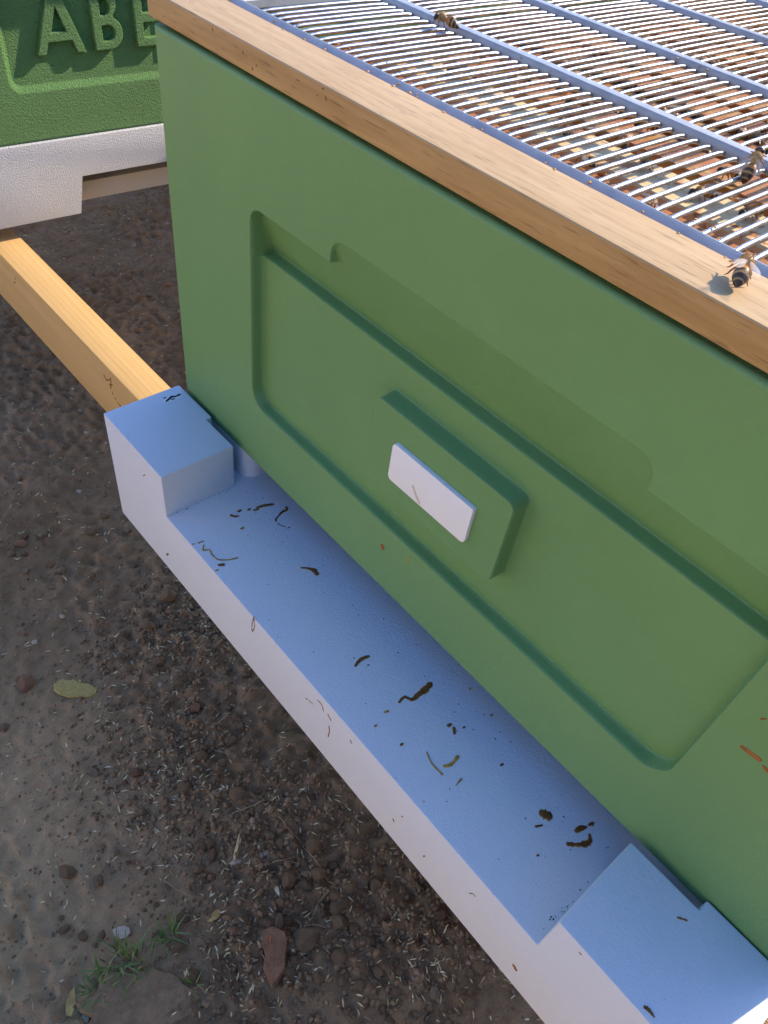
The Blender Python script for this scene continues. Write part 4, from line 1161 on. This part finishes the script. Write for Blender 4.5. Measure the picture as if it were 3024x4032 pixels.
(x, y), = D['leafb']; shard('dry_leaf', x, y, blob_outline(0.0035, 0.0075, 12, .25), 0.0006, M['leaf'], 'small curled brown leaf lying right of the grass tufts', 'leaf', AZ - 0.6, 14)
(x, y), = D['chip']; shard('wood_chip', x, y, blob_outline(0.0022, 0.0068, 8, .15), 0.0012, M['straw_pale'], 'pale wood chip beside the pair of large clods', 'wood chip', AZ + 0.6)
(x, y), = D['husk']; shard('husk', x, y, blob_outline(0.0016, 0.0125, 12, .2), 0.0008, M['straw'], 'long curved tan husk on gravel', 'husk', AZ + 0.05, 5)
(x, y), = D['plastic']; shard('plastic_shard', x, y, blob_outline(0.0040, 0.0095, 7, .2), 0.0012, M['plastic'], 'grey blue shard beside the soil crust at the bottom edge', 'shard', AZ + 0.2)
(x, y), = D['paper']; shard('pale_scrap', x, y, blob_outline(0.0085, 0.0058, 8, .25), 0.0006, M['paper'], 'pale thin scrap on the soil between the two grass tufts', 'scrap', AZ, 4)

tw_lab = ['longest thin dry stem running down over the large clods', 'straight grey twig leading toward the gravel patch', 'short kinked tan stem above the small grass tuft', 'thick dry stalk in front of the larger grass tuft',
          'thin bent stem at the right of the large clods', 'short dark twig near the landing board edge', 'curved grey stem across the coarse gravel', 'short stem lying between flat clods']
for tw, lb in zip(D['twigs'], tw_lab):
    pts, w_ = tw[:-1], tw[-1]
    P3 = []
    for i in range(len(pts) - 1):
        for k in range(6):
            u = k / 6
            px = pts[i][0] * (1 - u) + pts[i + 1][0] * u + rng.uniform(-1, 1) * 0.0007
            py = pts[i][1] * (1 - u) + pts[i + 1][1] * u + rng.uniform(-1, 1) * 0.0007
            P3.append(Vector(ground_at(px, py, 0.0035 + rng.uniform(-1, 1) * 0.0008)))
    P3.append(Vector(ground_at(pts[-1][0], pts[-1][1], 0.003)))
    V, F = tube_geo(P3, [w_ * (1 - 0.5 * i / len(P3)) for i in range(len(P3))], 6)
    o = link('twig', pyd('twig', V, F), M['stem'], None, True)
    tag(o, lb, 'twig', 'dry stems lying on the soil')

def tuft(x, y, n, h, spread_, label, tall=(), dry=0.25):
    tf = thing('grass_tuft', label, 'grass', ground_at(x, y), 0, 'grass tufts in the soil')
    def blade(th, L, lean, w, mat):
        V, F = [], []
        b0 = Vector((math.cos(th), math.sin(th), 0))
        sd = Vector((-b0.y, b0.x, 0))
        root = b0 * rng.uniform(0, spread_)  + sd * rng.uniform(-.5, .5) * spread_
        m_ = 7
        for i in range(m_ + 1):
            u = i / m_
            p = root + b0 * (lean * L * u ** 1.8) + Vector((0, 0, L * (u - 0.28 * lean * u ** 2.5)))
            ww = w * (1 - u ** 2.2) + 0.00012
            V += [p + sd * ww, p - sd * ww + Vector((0, 0, .0002))]
        for i in range(m_):
            F.append((2 * i, 2 * i + 1, 2 * i + 3, 2 * i + 2))
        link('blade', pyd('blade', V, F), mat, tf, True)
    for _ in range(n):
        blade(rng.uniform(0, 6.28), h * rng.uniform(0.4, 1.0), rng.uniform(.25, 1.3), rng.uniform(.0004, .0009), M['grass_dry'] if rng.random() < dry else M['grass'])
    for th, L, lean in tall:
        blade(th, L, lean, 0.0012, M['grass'])
T = D['tufts']
tuft(T[0][0], T[0][1], 40, 0.030, 0.018, 'larger green grass tuft with dry stalks near the bottom left', ((2.4, 0.056, 0.10), (0.4, .036, .3)))
tuft(T[1][0], T[1][1], 22, 0.022, 0.008, 'smaller grass tuft with one tall thin blade', ((2.2, 0.050, 0.05),))
tuft(T[2][0], T[2][1], 28, 0.026, 0.014, 'grass tuft beside the dry yellow leaf', ((2.8, 0.04, 0.25),))
tuft(T[3][0], T[3][1], 9, 0.016, 0.006, 'tiny grass sprout at the right end of the soil crust')
tuft(T[4][0], T[4][1], 14, 0.024, 0.014, 'sparse grass blades between the two larger tufts', ((2.5, .03, .2),), 0.4)
tuft(T[5][0], T[5][1], 8, 0.022, 0.012, 'faint grass sprig beyond the pine rail', (), 0.6)
bpy.context.view_layer.update()
